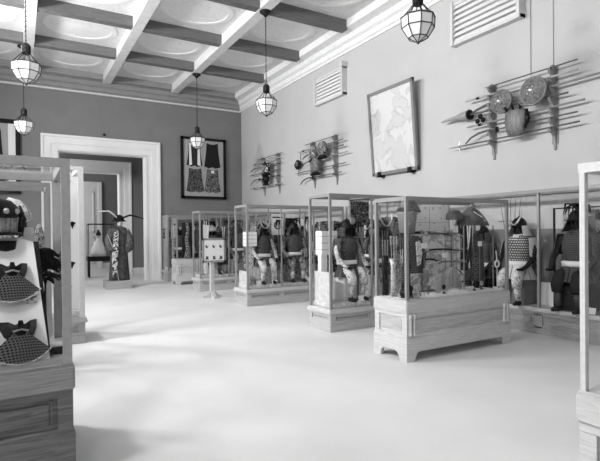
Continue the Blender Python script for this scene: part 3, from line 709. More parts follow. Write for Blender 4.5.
# white open fan behind
bm = newbm(); prism(bm, [(0, 0)]+[(.22*math.cos(a*PI/12), .22*math.sin(a*PI/12)) for a in range(2, 11)], 'y', -.004, .004)
t = simple('paper_fan', 'pale open paper fan left of the horse hair whisk', 'fan', bm, motif('painted fan paper', .45, .7, 20), (4.92, 4.72, ZL))
# powder ring, tools
bm = newbm(); tube(bm, [(.045*math.cos(a*PI/10), 0, .045*math.sin(a*PI/10)+.36) for a in range(21)], .013, 8); tube(bm, [(0, 0, 0), (0, 0, .31)], .006, 6); tube(bm, [(0, 0, .41), (-.02, 0, .55)], .008, 6)
simple('pale_ring', 'pale ring on a thin rod left of the glossy black jacket', 'ring', bm, WHITE, (5.93, 4.56, ZL))
for i, (x, y, z, w_) in enumerate(((4.95, 4.62, ZL+.48, .1), (4.47, 4.52, ZL+.62, .1), (5.62, 4.6, ZL+.62, .08), (5.22, 4.52, ZL, .13), (5.86, 4.5, ZL, .1), (4.62, 4.5, ZL, .11), (5.02, 4.5, ZL, .12))):
    if z > ZL+.1:
        t = thing('label_card', ('white card on a rod above the fan', 'white card on a rod before the bucket-shaped helmet', 'white card on a rod under the conical hat')[i], 'card', (x, y, ZL), 0, 'white label cards in the show cases')
        bm = newbm(); box(bm, -w_/2, w_/2, -.003, .003, z-ZL, z-ZL+.07); ob('card', bm, WHITE, t)
        bm = newbm(); tube(bm, [(0, .006, 0), (0, .006, z-ZL+.03)], .003, 5); ob('rod', bm, BRASS, t)
    else: card(('', '', '', 'white card lying before the whisk', 'white card at the right corner of the bracket-footed case', 'white card left on the floor of the bracket-footed case', 'white card below the paper fan')[i], (x, y, z), w_, .06, tilt=.9)
# small tools standing in a row
for i in range(8):
    x = 4.3+.2*i; y = 4.60+.04*(i % 3)
    if 5.0 < x < 5.26: continue
    t = thing('sword_fitting', 'small dark sword fitting on a peg, %s from the left post' % ('first', 'second', 'third', 'fourth', 'fifth', 'sixth', 'seventh', 'eighth')[i], 'sword fitting', (x, y, ZL), 0, 'small fittings on the floor of the bracket-footed case')
    bm = newbm(); lathe(bm, [(.001, 0), (.025, 0), (.02, .02), (.006, .03), (.006, .07), (.001, .07)], 10); ob('peg', bm, DKWOOD, t)
    bm = newbm(); ball(bm, (0, 0, .09), .035, 1, .35, 1, 10); ob('fitting', bm, (BLACK, STEEL, MIDCLOTH)[i % 3], t)
# left bay: quivers and staves
def quiver(label, loc, h, n, mat, dark=False):
    t = thing('quiver', label, 'quiver', loc, 0, 'quivers of arrows at the left end of the bracket-footed case')
    bm = newbm(); lathe(bm, [(.001, 0), (.05, 0), (.045, h*.5), (.06, h*.62), (.001, h*.62)], 12, 1, .7); ob('body', bm, mat, t, smooth=True)
    for k in range(n):
        a = 2*PI*k/n
        bm = newbm(); tube(bm, [(.03*math.cos(a), .02*math.sin(a), h*.3), (.05*math.cos(a), .03*math.sin(a), h)], .004, 5)
        ar = ob('arrow', bm, PALEWOOD, t)
        bm = newbm(); p = (.05*math.cos(a), .03*math.sin(a)); box(bm, p[0]-.011, p[0]+.011, p[1]-.002, p[1]+.002, h*.86, h); ob('fletching', bm, FUR if dark else PALECLOTH, ar)
    return t
quiver('dark quiver of arrows nearest the left glass of the bracket-footed case', (4.16, 4.92, ZL), .85, 6, BLACK, True)
quiver('pale quiver of arrows second from the left glass', (4.17, 4.76, ZL), .78, 6, PALECLOTH)
quiver('figured quiver of arrows third from the left glass', (4.19, 4.6, ZL), .72, 5, LACE_M, True)
for i, (x, y, hh) in enumerate(((4.27, 4.88, .62), (4.30, 4.68, .95))):
    bm = newbm(); tube(bm, [(0, 0, 0), (.02, .01, hh*.6), (.04, 0, hh)], [.02, .014, .02], 8); ball(bm, (.04, 0, hh), .035)
    simple('baton', ('short commander baton behind the left post', 'long pale baton behind the left post')[i], 'baton', bm, PALECLOTH if i else DKWOOD, (x, y, ZL), smooth=True)
bm = newbm(); ball(bm, (0, 0, .07), .09, 1, .8, .8); ball(bm, (.03, -.03, .12), .05)
simple('dark_pouch', 'rounded black pouch on the floor at the left end of the bracket-footed case', 'pouch', bm, BLACK, (4.17, 4.47+.07, ZL), smooth=True)
bm = newbm(); box(bm, -.06, .06, -.05, .05, 0, .05, .008); simple('small_box', 'small pale box beside the black pouch', 'box', bm, PALECLOTH, (4.33, 4.56, ZL))
# white board standing in for a window's reflection, its bars drawn as marks
t = thing('reflection_board', 'window reflection built as a marked white board behind the upper swords, left of the hats', 'board', (4.64, 4.955, 1.60))
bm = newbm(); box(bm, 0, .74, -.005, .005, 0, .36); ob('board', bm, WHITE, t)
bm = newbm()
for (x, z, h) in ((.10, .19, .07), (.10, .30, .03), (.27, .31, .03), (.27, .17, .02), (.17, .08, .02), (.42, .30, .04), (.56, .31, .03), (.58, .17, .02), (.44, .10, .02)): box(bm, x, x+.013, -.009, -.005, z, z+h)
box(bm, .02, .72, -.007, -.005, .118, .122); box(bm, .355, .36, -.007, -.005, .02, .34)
ob('mark', bm, plain('grey reflected bars', .25, .8), t)
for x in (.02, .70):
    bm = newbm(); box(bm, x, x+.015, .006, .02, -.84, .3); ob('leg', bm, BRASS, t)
t = thing('figured_screen', 'pale figured screen standing behind the level swords and the whisk', 'screen', (4.60, 4.95, ZL))
bm = newbm(); box(bm, 0, 1.02, -.006, .006, 0, .80); ob('panel', bm, motif('brush drawn screen', .45, .85, 9, .44, .52), t)
bm = newbm(); box(bm, 0, 1.02, -.012, .0, .80, .815); box(bm, .0, .012, -.012, 0, 0, .8); box(bm, 1.008, 1.02, -.012, 0, 0, .8); ob('edge_strip', bm, DKWOOD, t)
# coats, poles and hangings that crowd the armour cases
def coat(label, loc, rz, mat, h=1.45, w_=.52):
    t = thing('hanging_coat', label, 'coat', loc, rz, 'coats hung behind the armours')
    bm = newbm(); prism(bm, [(-w_/2, h-.02), (-.06, h), (0, h-.05), (.06, h), (w_/2, h-.02), (w_/2+.01, h-.36), (.17, h-.33), (.20, .45), (.0, .42), (-.20, .45), (-.17, h-.33), (-w_/2-.01, h-.36)], 'y', -.03, .03); ob('coat', bm, mat, t)
    bm = newbm(); prism(bm, [(-.05, h), (-.02, h), (.03, .45), (0, .43)], 'y', -.036, -.03); prism(bm, [(.02, h), (.05, h), (.03, h-.35), (.0, h-.5)], 'y', -.036, -.03); ob('collar_band', bm, PLAINPALE, t)
    bm = newbm(); tube(bm, [(-w_/2-.04, .035, h-.05), (w_/2+.04, .035, h-.05)], .01, 6); tube(bm, [(0, .035, 0), (0, .035, h-.05)], .012, 6); ob('stand', bm, DKWOOD, t); return t
CO = [motif('dark figured coat', .006, .22, 12, .46, .56), motif('grey figured coat', .04, .4, 16, .44, .54), motif('black crested coat', .006, .35, 7, .6, .64)]
def standard(label, loc, rz=0, h=1.6, mat=None, kind=0):
    t = thing('pole_standard', label, 'standard', loc, rz, 'poles and standards between the armours')
    bm = newbm(); tube(bm, [(0, 0, 0), (0, 0, h)], .012, 8); ob('pole', bm, DKWOOD, t)
    bm = newbm()
    if kind == 0: ball(bm, (0, 0, h), .05, 1, 1, 1.3)
    elif kind == 1:
        for k in range(7): tube(bm, [(0, 0, h-.02), (.05*math.cos(k*.9), .03*math.sin(k*.9), h+.03), (.09*math.cos(k*.9), .05*math.sin(k*.9), h-.16)], [.012, .016, .004], 5)
    else: prism(bm, [(0, h-.05), (.18, h-.07), (.16, h-.5), (.01, h-.48)], 'y', -.006, .006)
    ob('head', bm, mat or BLACK, t)
    bm = newbm(); lathe(bm, [(.001, 0), (.06, 0), (.05, .02), (.015, .03)], 12); ob('foot', bm, DKWOOD, t); return t
WCS = ('second', 'ring banner', 'label stand', 'farthest')
for i, (yy, xs_) in enumerate(((6.93, (4.62, 5.95)), (10.2, (4.95, 5.45)), (13.36, (4.6, 5.15)), (16.68, (4.55, 5.2, 5.9)))):
    for j, x in enumerate(xs_):
        coat('figured coat hung at the back of the %s case, %s from the left' % (WCS[i], ('first', 'second', 'third')[j]), (x, yy-.03, DZ1), 0, CO[(i+j) % 3], 1.35+.08*((i+j) % 3), .46 if i < 2 else .6)
for i, (x, y, h, kd, mt) in enumerate(((4.98, 6.60, 1.30, 1, BLACK), (5.30, 6.62, 1.15, 0, STEEL), (6.05, 6.62, 1.5, 1, PLAINPALE), (5.14, 9.80, 1.42, 1, BLACK), (6.15, 9.82, 1.30, 2, PALECLOTH), (5.95, 9.85, 1.5, 1, BLACK),
                                         (4.42, 13.0, 1.45, 2, WHITE), (5.12, 12.98, 1.5, 1, BLACK), (5.85, 13.0, 1.4, 2, PALECLOTH), (4.42, 16.3, 1.5, 2, PALECLOTH), (5.12, 16.3, 1.4, 1, BLACK))):
    standard(('tufted pole between the left armour and the tapered banner', 'short steel-tipped pole beside the tapered banner', 'pale tufted pole right of the mixed armour in the second case', 'black tufted pole just left of the ring banner', 'small figured flag right of the ring banner', 'black tufted pole right of the armour on the grey box',
              'white flag at the left end of the label stand case', 'black tufted pole in the label stand case', 'figured flag further right in the label stand case', 'figured flag at the doorway end of the farthest case', 'black tufted pole in the farthest case')[i], (x, y, DZ1), 0, h, mt, kd)
for i, (y, k) in enumerate(((7.45, 0), (8.3, 1), (9.25, 2), (10.6, 1), (11.5, 2), (13.7, 0), (15.0, 1), (6.15, 2), (3.62, 0))):
    coat(('dark figured coat in the wall case just beyond the second alcove case', 'grey figured coat in the middle of the wall section before the third alcove case', 'crested coat in the wall case just before the ring banner case', 'grey coat in the wall case just beyond the ring banner case',
          'crested coat in the middle of the wall section behind the third alcove case', 'dark coat in the wall case just beyond the label stand case', 'grey coat near the far end of the wall cases', 'black coat in the wall case behind the right rear of the bracket-footed case', 'dark coat between the two armours at the right end of the wall case')[i], (7.24, y, .41), RW, CO[k], 1.3+.1*(i % 3), .5)
# figure in the small table case far back
t = thing('lacing_column', 'slender pale laced garment twisting upright in the small case before the farthest case', 'garment', (4.62, 15.1, .81))
bm = newbm(); tube(bm, [(0, 0, 0), (.03, 0, .3), (-.02, 0, .6), (.03, 0, .9), (0, 0, 1.12)], [.12, .07, .06, .05, .06], 10); ob('lacing', bm, LACE_P, t, smooth=True)
t = thing('dark_curtain', 'black cloth hung inside the small case before the farthest case', 'cloth', (4.85, 15.3, .81))
bm = newbm(); box(bm, -.35, .35, -.01, .01, 0, 1.15); ob('cloth', bm, DKCLOTH, t)
bm = newbm(); tube(bm, [(-.38, 0, 1.16), (.38, 0, 1.16)], .01, 6); ob('rod', bm, BRASS, t)

# ------------------------------------------------------------------ masks in the near left case
t = thing('sloping_board', 'white sloping display board carrying the black masks', 'display board', (0, 0, .75))
bm = newbm(); v = []
# tapered easel board leaning back: foot y 3.72, head y 4.25
A = [(-1.2, 3.72, 0), (.17, 3.72, 0), (.085, 4.12, .80), (.085-.09, 4.14, .83), (-1.2, 4.14, .83)]
fr = [bm.verts.new(p) for p in A]; bk = [bm.verts.new((p[0], p[1]+.03, p[2])) for p in A]
bm.faces.new(fr); bm.faces.new(bk[::-1])
for i in range(5): bm.faces.new((fr[i], bk[i], bk[(i+1) % 5], fr[(i+1) % 5]))
ob('board', bm, WHITE, t)
bm = newbm(); prism(bm, [(3.75, 0), (4.18, 0), (4.18, .83)], 'x', -1.1, -1.07); ob('bracket', bm, WHITE, t)
bm = newbm(); prism(bm, [(3.79, 0), (4.24, 0), (4.24, .80), (4.17, .78)], 'x', .0, .125)
for v_ in bm.verts: v_.co.x += (.055 if v_.co.z < .1 else 0)
ob('shaded_support', bm, DKCLOTH, t)  # board's back support, black because its shade is put into the colour
def face_mask(label, c, s=1.0):
    """c: where the mask rests on the board; built upright, facing -y"""
    t = thing('armour_mask', label, 'mask', c, 0, 'black armour masks pinned to the sloping board', s)
    t.rotation_euler = (-.46, 0, .12)
    # ear-winged mask body
    bm = newbm()
    prof = [(-.13, .115), (-.105, .10), (-.06, .075), (-.02, .085), (0, .07), (.02, .085), (.06, .075), (.105, .10), (.13, .115), (.125, .05), (.10, -.01), (.055, -.05), (0, -.065), (-.055, -.05), (-.10, -.01), (-.125, .05)]
    ctr = bm.verts.new((0, -.135, .02)); ring = []; ring2 = []
    for x, z in prof:
        ring.append(bm.verts.new((x, -.02, z))); ring2.append(bm.verts.new((x*.55, -.115, z*.62+.008)))
    n = len(prof)
    for i in range(n):
        j = (i+1) % n; bm.faces.new((ring[i], ring[j], ring2[j], ring2[i])); bm.faces.new((ring2[i], ring2[j], ctr))
    bm.faces.new(ring[::-1])
    ob('mask', bm, BLACK, t)
    bm = newbm(); prism(bm, [(-.014, .07), (.014, .07), (.024, .015), (-.024, .015)], 'y', -.165, -.12); ob('nose', bm, BLACK, t)
    bm = newbm(); tube(bm, [(-.05, -.13, -.005), (0, -.15, .004), (.05, -.13, -.005)], .008, 6); ob('mouth', bm, STEEL, t)
    # throat guard of laced rows spreading below
    for k in range(5):
        a = -PI/2-.72+k*.36
        bm = newbm(); r = []
        for i, (q, yy) in enumerate(((.055, -.115), (.10, -.105), (.16, -.085), (.215, -.06), (.26, -.045))):
            r.append([bm.verts.new((q*math.cos(a-.19+.38*j/4)*.98, yy, q*math.sin(a-.19+.38*j/4)*.98+.02)) for j in range(5)])
        fs = [bm.faces.new((r[i][j], r[i][j+1], r[i+1][j+1], r[i+1][j])) for i in range(4) for j in range(4)]
        bmesh.ops.solidify(bm, geom=fs, thickness=.008)
        ob('throat_plate', bm, MASKLACE, t)
    bm = newbm(); n = 34
    for j in range(n):
        a = -PI/2-.92+1.84*j/(n-1); ball(bm, (.265*math.cos(a)*.98, -.05, .265*math.sin(a)*.98+.02), .0085, seg=6)
    ob('beaded_edge', bm, PALECLOTH, t, smooth=True)
    return t
MASKLACE = lacing('mask lacing', .008, .015, .28, .022, .02, .22)
face_mask('lower black mask with winged ears and beaded throat guard on the sloping board', (-.015, 3.80, .915), .88)
face_mask('upper black mask above the other mask on the sloping board', (-.06, 3.99, 1.30), .84)
# shelf-top helmet
t = thing('ribbed_helmet', 'large ribbed helmet with black brow band and rivets, top left in the mask case', 'helmet', (-.17, 4.2, 1.62))
bm = newbm()
prof = [(.15, 0), (.155, .06), (.15, .11)]
lathe(bm, prof, 30, 1, 1.1)
for k in range(26):
    a = 2*PI*k/26; tube(bm, [(.154*math.cos(a), .169*math.sin(a), .0), (.158*math.cos(a), .174*math.sin(a), .1)], .006, 5)
ob('ribbed_wall', bm, plain('ribbed grey hide', .3, .6, var=.3, scale=60), t)
bm = newbm(); lathe(bm, [(.155, .105), (.165, .12), (.16, .19), (.12, .235), (.05, .255), (.001, .26)], 24, 1, 1.1); ob('crown', bm, BLACK, t, smooth=True)
bm = newbm()
for k in range(10):
    a = 2*PI*k/10+.25; ball(bm, (.163*math.cos(a), .179*math.sin(a), .155), .022, 1, 1, 1, 8)
ob('rivet', bm, GILT, t, smooth=True)
bm = newbm(); lathe(bm, [(.15, .005), (.185, .0), (.185, -.02), (.15, -.02)], 24, 1, 1.1); ob('rim', bm, BLACK, t, smooth=True)
bm = newbm()
for sg in (-1, 1): tube(bm, [(sg*.17, 0, -.02), (sg*.19, -.02, .1), (sg*.17, 0, .2)], [.02, .026, .012], 8)
ob('turned_flap', bm, BLACK, t, smooth=True)
t = thing('black_armour_bust', 'black mask and collar under the ribbed helmet, top of the board', 'mask', (-.09, 4.2, 1.32))
bm = newbm(); lathe(bm, [(.001, .12), (.09, .12), (.12, .18), (.10, .24), (.001, .24)], 16); ob('mask', bm, BLACK, t, smooth=True)
bm = newbm(); plates(bm, 0, 0, .10, .19, .14, 0, -PI+.1, -.1, 4, 14); ob('collar', bm, MASKLACE, t)
bm = newbm(); box(bm, -.05, .05, -.04, .04, -.57, .13); ob('post', bm, WHITE, t)
# white ledge block by the board head
bm = newbm(); box(bm, -.06, .06, -.05, .05, 0, .84, .006); box(bm, -.035, .035, -.03, .03, .84, .91, .006)
simple('white_block', 'narrow white block at the head of the sloping board', 'display block', bm, WHITE, (.06, 4.30, .75))
# curved pale scabbard, fur pieces, pale robe at back of this case
t = thing('pale_scabbard', 'pale tapering curved scabbard leaning beside the ribbed helmet', 'scabbard', (0, 0, .75))
bm = newbm(); tube(bm, [(-.08, 4.40, 1.13), (-.02, 4.38, 1.09), (.04, 4.36, 1.01), (.06, 4.35, .97)], [.02, .045, .05, .03], 10)
ob('scabbard', bm, PALECLOTH, t, smooth=True)
bm = newbm(); tube(bm, [(.05, 4.38, 0), (.04, 4.37, .97)], .008); ob('stand_rod', bm, IRON, t)
t = thing('fur_armour', 'black armour figure with shaggy skirt, first in the case behind the mask case', 'suit of armour', (.0, 6.6, .445))
bm = newbm(); lathe(bm, [(.001, 0), (.10, 0), (.12, .25), (.17, .33), (.20, .45), (.14, .5), (.10, .8), (.12, .95), (.06, 1.05), (.001, 1.06)], 16, 1, .8); ob('body', bm, LACE_D, t, smooth=True)
bm = newbm()
for k in range(70):
    a = random.uniform(0, 2*PI); z = random.choice((.38, .42, .47, .30)); r = random.uniform(.16, .21)
    tube(bm, [(.12*math.cos(a), .1*math.sin(a), z+.04), (r*math.cos(a), r*.8*math.sin(a), z), (1.1*r*math.cos(a), .9*r*math.sin(a), z-.06)], [.018, .014, .003], 5)
ob('fur_skirt', bm, FUR, t)
bm = newbm(); lathe(bm, [(.08, 1.02), (.085, 1.08), (.05, 1.15), (.001, 1.17)], 14); ob('helmet', bm, BLACK, t, smooth=True)
t = thing('pale_robe', 'pale narrow robe hanging by the right post of the case behind the mask case', 'robe', (.2, 6.45, .6))
bm = newbm(); lathe(bm, [(.001, .62), (.055, .62), (.06, .8), (.05, 1.02), (.02, 1.12), (.001, 1.13)], 12, 1, .5); ob('robe', bm, MIDCLOTH, t, smooth=True)
bm = newbm(); tube(bm, [(0, .02, 0), (0, .02, 1.0)], .01); ob('stand_rod', bm, IRON, t)
bm = newbm(); box(bm, -.055, .055, -.06, .06, 0, .05, .005); simple('dark_box', 'low black box in the right corner of the mask case', 'box', bm, BLACK, (.215, 3.78+.1, .75))
bm = newbm(); box(bm, -.045, .045, -.04, .04, 0, .022, .004); simple('white_folded_card', 'white folded card on top of the low black box', 'card', bm, WHITE, (.215, 3.88, .801))
t = thing('hanging_mask', 'spiky black mask with ragged collar hanging behind the right edge of the sloping board', 'mask', (.17, 4.33, .75))
bm = newbm(); ball(bm, (0, 0, .66), .07, 1, .8, 1.3)
for k in range(46):
    a = random.uniform(-PI, 0); z = random.uniform(.50, .74); r = random.uniform(.07, .11)
    tube(bm, [(.04*math.cos(a), .04*math.sin(a), z), (r*math.cos(a), .7*r*math.sin(a), z-.02), (1.25*r*math.cos(a), .8*r*math.sin(a), z-.05)], [.018, .014, .003], 5)
ob('mask', bm, FUR, t)
bm = newbm(); tube(bm, [(0, .03, 0), (0, .03, .6)], .007); ob('stand_rod', bm, IRON, t)
for i, (x, y, z) in enumerate(((-.09, 3.93, 1.20), (.05, 3.91, 1.12))):
    bm = newbm(); box(bm, -.05, .05, -.003, .003, 0, .05)
    o = simple('pinned_card', ('white card pinned on the board below the upper mask', 'white card pinned between the masks near the board edge')[i], 'card', bm, PALECLOTH, (x, y-.012, z)); o.rotation_euler = (-.46, 0, 0)
# far left tall case: pale fan sheet with marks
t = thing('marked_sheet', 'white sheet with small ink figures inside the very tall pale case', 'sheet', (.62, 7.95, .47))
bm = newbm(); box(bm, -.14, .14, -.006, .006, 0, 2.0); ob('sheet', bm, WHITE, t)
bm = newbm()
for (x, z) in ((.0, 1.92), (-.05, 1.62), (.06, 1.3), (-.06, .95), (.05, .7), (0, .35)):
    prism(bm, [(x-.05, z), (x, z+.03), (x+.05, z+.01), (x+.02, z-.03), (x, z-.09), (x-.02, z-.03)], 'y', -.012, -.006)
ob('ink_figure', bm, BLACK, t)
bm = newbm(); box(bm, -.16, .16, .0, .03, 0, .03); ob('foot', bm, PALECLOTH, t)
t = thing('dark_robe', 'dark robe on a stand inside the very tall pale case', 'robe', (-.1, 8.2, .47))
bm = newbm(); lathe(bm, [(.001, 0), (.3, 0), (.24, .5), (.2, .9), (.26, 1.2), (.12, 1.35), (.001, 1.36)], 16, 1, .6); ob('robe', bm, motif('figured dark robe', .03, .3, 10), t, smooth=True)

# ------------------------------------------------------------------ figure on a plinth at the doorway
bm = newbm(); box(bm, 0, .70, 0, .72, 0, .235, .006); simple('timber_plinth', 'low square timber plinth under the horned figure before the doorway', 'plinth', bm, wood('pale plinth timber', .33, 'X', amp=.1), (2.14, 14.75, 0))
t = thing('horned_armour_figure', 'standing robed armour figure wearing a helmet with very long horns', 'armour figure', (2.55, 15.1, .235))
bm = newbm()
prof = [(.001, 0), (.27, 0), (.26, .08), (.25, .35), (.23, .7), (.22, .95), (.24, 1.2), (.26, 1.4), (.20, 1.55), (.08, 1.60), (.001, 1.6)]
lathe(bm, prof, 48, 1.05, .72)
for v_ in bm.verts:
    a = math.atan2(v_.co.y, v_.co.x); k = 1+.07*math.cos(12*a)*(1-v_.co.z/1.7); v_.co.x *= k; v_.co.y *= k
ob('robe', bm, plain('dark brown robe', .06, .7, var=.5, scale=8, bump=.3), t, smooth=True)
bm = newbm()
for sg in (-1, 1): tube(bm, [(sg*.2, 0, 1.48), (sg*.3, -.04, 1.2), (sg*.28, -.14, .95), (sg*.2, -.22, .85)], [.1, .12, .13, .05], 12)
ob('sleeve', bm, plain('sleeve silk', .08, .6, var=.6, scale=10), t, smooth=True)
bm = newbm(); prism(bm, [(-.17, 1.45), (-.05, 1.5), (-.07, .7), (-.12, .15), (-.22, .1), (-.24, .7)], 'y', -.24, -.215); ob('figured_panel', bm, motif('spotted silk', .02, .6, 12, .48, .54), t)
bm = newbm(); ball(bm, (.02, -.08, 1.70), .095, .85, .9, 1.2); ob('mask', bm, PALECLOTH, t, smooth=True)
bm = newbm(); lathe(bm, [(.17, 1.74), (.15, 1.77), (.125, 1.80), (.11, 1.88), (.06, 1.93), (.001, 1.95)], 18, 1.25, 1.2); lathe(bm, [(.001, 1.76), (.17, 1.74)], 18, 1.25, 1.2)
hb = ob('helmet', bm, BLACK, t, smooth=True)
bm = newbm(); tube(bm, [(-.08, -.1, 1.86), (-.2, -.14, 1.98), (-.3, -.16, 2.04), (-.56, -.16, 2.03)], [.03, .03, .025, .012], 8); ob('horn', bm, PALECLOTH, hb, smooth=True, label='pale left horn')
bm = newbm(); tube(bm, [(.12, -.1, 1.86), (.3, -.12, 1.93), (.45, -.14, 1.90), (.70, -.14, 1.82)], [.03, .028, .024, .01], 8); ob('horn', bm, BLACK, hb, smooth=True, label='dark right horn')
bm = newbm(); tube(bm, [(-.05, -.2, .0), (-.22, -.24, 1.0), (-.36, -.28, 1.35)], .012, 6); ob('staff', bm, PALEWOOD, t)
# side room: desk, doll case, bench
t = thing('dark_table', 'small black table in the room beyond the doorway', 'table', (2.15, 19.2, 0))
bm = newbm(); box(bm, 0, .95, 0, .5, .60, .78); ob('table_top', bm, BLACK, t)
for x, y in ((.03, .03), (.87, .03), (.03, .42), (.87, .42)):
    bm = newbm(); box(bm, x, x+.05, y, y+.05, 0, .6); ob('leg', bm, BLACK, t)
t = thing('doll_case', 'glass case on the black table holding a white doll', 'display case', (2.17, 19.22, .78))
for x, y in ((0, 0), (.87, 0), (0, .42), (.87, .42)):
    bm = newbm(); box(bm, x, x+.025, y, y+.025, 0, 1.18); ob('post', bm, BLACK, t)
bm = newbm(); box(bm, 0, .895, 0, .025, 1.18, 1.22); box(bm, 0, .895, .42, .445, 1.18, 1.22); box(bm, 0, .025, 0, .445, 1.18, 1.22); box(bm, .87, .895, 0, .445, 1.18, 1.22); ob('top_frame', bm, BLACK, t)
pane(t, .02, .88, .01, .014, 0, 1.18); pane(t, .01, .014, .02, .42, 0, 1.18)
t = thing('seated_doll', 'white-robed seated doll with dark hair in the glass case beyond the doorway', 'doll', (2.55, 19.43, .78))
bm = newbm(); lathe(bm, [(.001, 0), (.32, 0), (.24, .3), (.14, .55), (.05, .68), (.001, .7)], 18, 1, .5); ob('robe', bm, WHITE, t, smooth=True)
bm = newbm(); ball(bm, (0, 0, .78), .08, 1, 1, 1.15); ob('head', bm, PALECLOTH, t, smooth=True)
bm = newbm(); lathe(bm, [(.09, .78), (.095, .85), (.06, .9), (.03, .98), (.001, 1.0)], 12); ob('hair', bm, BLACK, t, smooth=True)
t = thing('dark_bench', 'long dark bench with open back in the farthest room', 'bench', (3.6, 22.2, 0))
bm = newbm(); box(bm, 0, 2.0, 0, .5, .42, .48); ob('seat', bm, DKWOOD, t)
bm = newbm(); box(bm, 0, 2.0, .45, .5, .9, .98); box(bm, 0, 2.0, .45, .5, .62, .68); ob('backrest', bm, DKWOOD, t)
for x in (0, .72, 1.94):
    bm = newbm(); box(bm, x, x+.06, 0, .05, 0, .42); box(bm, x, x+.06, .45, .5, 0, .98); ob('leg', bm, DKWOOD, t)

# ------------------------------------------------------------------ floor-standing label frame
t = thing('label_stand', 'pale floor-standing frame with six small pictures on a cross-shaped foot', 'label stand', (4.12, 11.45, 0))
bm = newbm(); box(bm, -.05, .05, -.05, .05, .05, .92, .008); ob('column', bm, wood('pale stand wood', .5, 'Z', amp=.08), t)
bm = newbm()
for ax in (0, 1):
    o_ = [(-.24, 0), (-.24, .05), (-.14, .075), (-.08, .16), (.08, .16), (.14, .075), (.24, .05), (.24, 0)]
    prism(bm, o_, 'y' if ax == 0 else 'x', -.045, .045)
ob('cross_foot', bm, MC['pale stand wood'], t)
bm = newbm(); x0, x1, z0, z1 = -.27, .33, .88, 1.48
box(bm, x0, x1, -.09, -.06, z0, z0+.05); box(bm, x0, x1, -.09, -.06, z1-.05, z1); box(bm, x0, x0+.045, -.09, -.06, z0, z1); box(bm, x1-.045, x1, -.09, -.06, z0, z1)
ob('frame', bm, wood('grey frame wood', .28, 'X', amp=.1), t)
bm = newbm(); box(bm, x0+.03, x1-.03, -.078, -.062, z0+.03, z1-.03); sh = ob('sheet', bm, WHITE, t)
for j, z in enumerate((1.0, 1.28)):
    for i, x in enumerate((-.15, .03, .21)):
        s_ = .045; bm = newbm()
        prism(bm, [(x-s_, z-s_), (x+s_, z-s_), (x+s_*.6, z+.01), (x+s_*.9, z+s_), (x+.01, z+s_*.6), (x-s_*.8, z+s_*1.1), (x-s_*.5, z)] if j == 0 else [(x-s_, z), (x-s_*.4, z-s_), (x+s_*.4, z-s_), (x+s_, z+s_), (x+s_*.5, z-.01), (x, z+.01), (x-s_*.6, z+s_)], 'y', -.083, -.078)
        ob('small_picture', bm, plain('picture grey', .08, .8, var=.6, scale=50), sh)

# ------------------------------------------------------------------ framed works
def framed(name, label, x0, x1, z0, z1, y, fw=.09):
    t = thing(name, label, 'framed textiles', (x0, y, z0)); W, Hh = x1-x0, z1-z0
    bm = newbm(); d = .07
    box(bm, 0, W, -d, 0, 0, fw); box(bm, 0, W, -d, 0, Hh-fw, Hh); box(bm, 0, fw, -d, 0, 0, Hh); box(bm, W-fw, W, -d, 0, 0, Hh); ob('frame', bm, BLACK, t)
    bm = newbm(); box(bm, fw*.8, W-fw*.8, -.03, -.005, fw*.8, Hh-fw*.8); ob('mount', bm, plain('grey mount', .36, .8), t)
    return t
t = framed('framed_garments', 'black frame with four mounted garments hanging on the grey far wall', 4.98, 6.67, 2.86, 5.07, 16.96)
def garment(t, x, z, w_, h, mat, label):
    bm = newbm(); prism(bm, [(x-w_*.34, z+h), (x-w_*.1, z+h*.95), (x+w_*.1, z+h*.95), (x+w_*.34, z+h), (x+w_*.38, z+h*.6), (x+w_*.5, z+.06*h), (x+w_*.2, z), (x, z+.05*h), (x-w_*.2, z), (x-w_*.5, z+.06*h), (x-w_*.38, z+h*.6)], 'y', -.045, -.028)
    return ob('garment', bm, mat, t, label=label)
garment(t, .50, 1.15, .58, .88, DKCLOTH, 'black garment with white stripes')
bm = newbm(); prism(bm, [(.30, 2.0), (.36, 2.0), (.40, 1.22), (.30, 1.18)], 'y', -.055, -.045); prism(bm, [(.62, 2.0), (.68, 2.0), (.72, 1.18), (.60, 1.22)], 'y', -.055, -.045); ob('white_stripe', bm, WHITE, t)
garment(t, 1.17, 1.12, .62, .92, plain('black pleated cloth', .02, .9), 'plain black garment')
garment(t, .52, .22, .66, .88, motif('patterned dark garment', .01, .13, 22, .45, .55), 'dark patterned garment')
garment(t, 1.17, .22, .62, .88, motif('patterned mid garment', .03, .2, 14, .4, .6), 'mottled grey garment')
bm = newbm(); box(bm, 1.12, 1.22, -.06, -.045, .94, 1.04); ob('label_card', bm, WHITE, t)
t = framed('framed_banner', 'black framed dark textile on the far wall, cut by the left edge of the photo', -1.65, .05, 2.86, 5.09, 16.96, .13)
garment(t, .85, .3, 1.0, 1.6, DKCLOTH, 'dark textile')
bm = newbm(); box(bm, .13, 1.57, -.04, -.03, .13, .30); box(bm, 1.38, 1.57, -.04, -.03, .3, 2.1); ob('mat_border', bm, WHITE, t)
bm = newbm(); ball(bm, (0, 0, 0), .04, 1.2, 1, 1); tube(bm, [(0, 0, 0), (0, .06, 0)], .012); simple('wall_hook', 'small dark hook above the middle of the great doorway', 'hook', bm, IRON, (2.44, 16.94, 4.88))
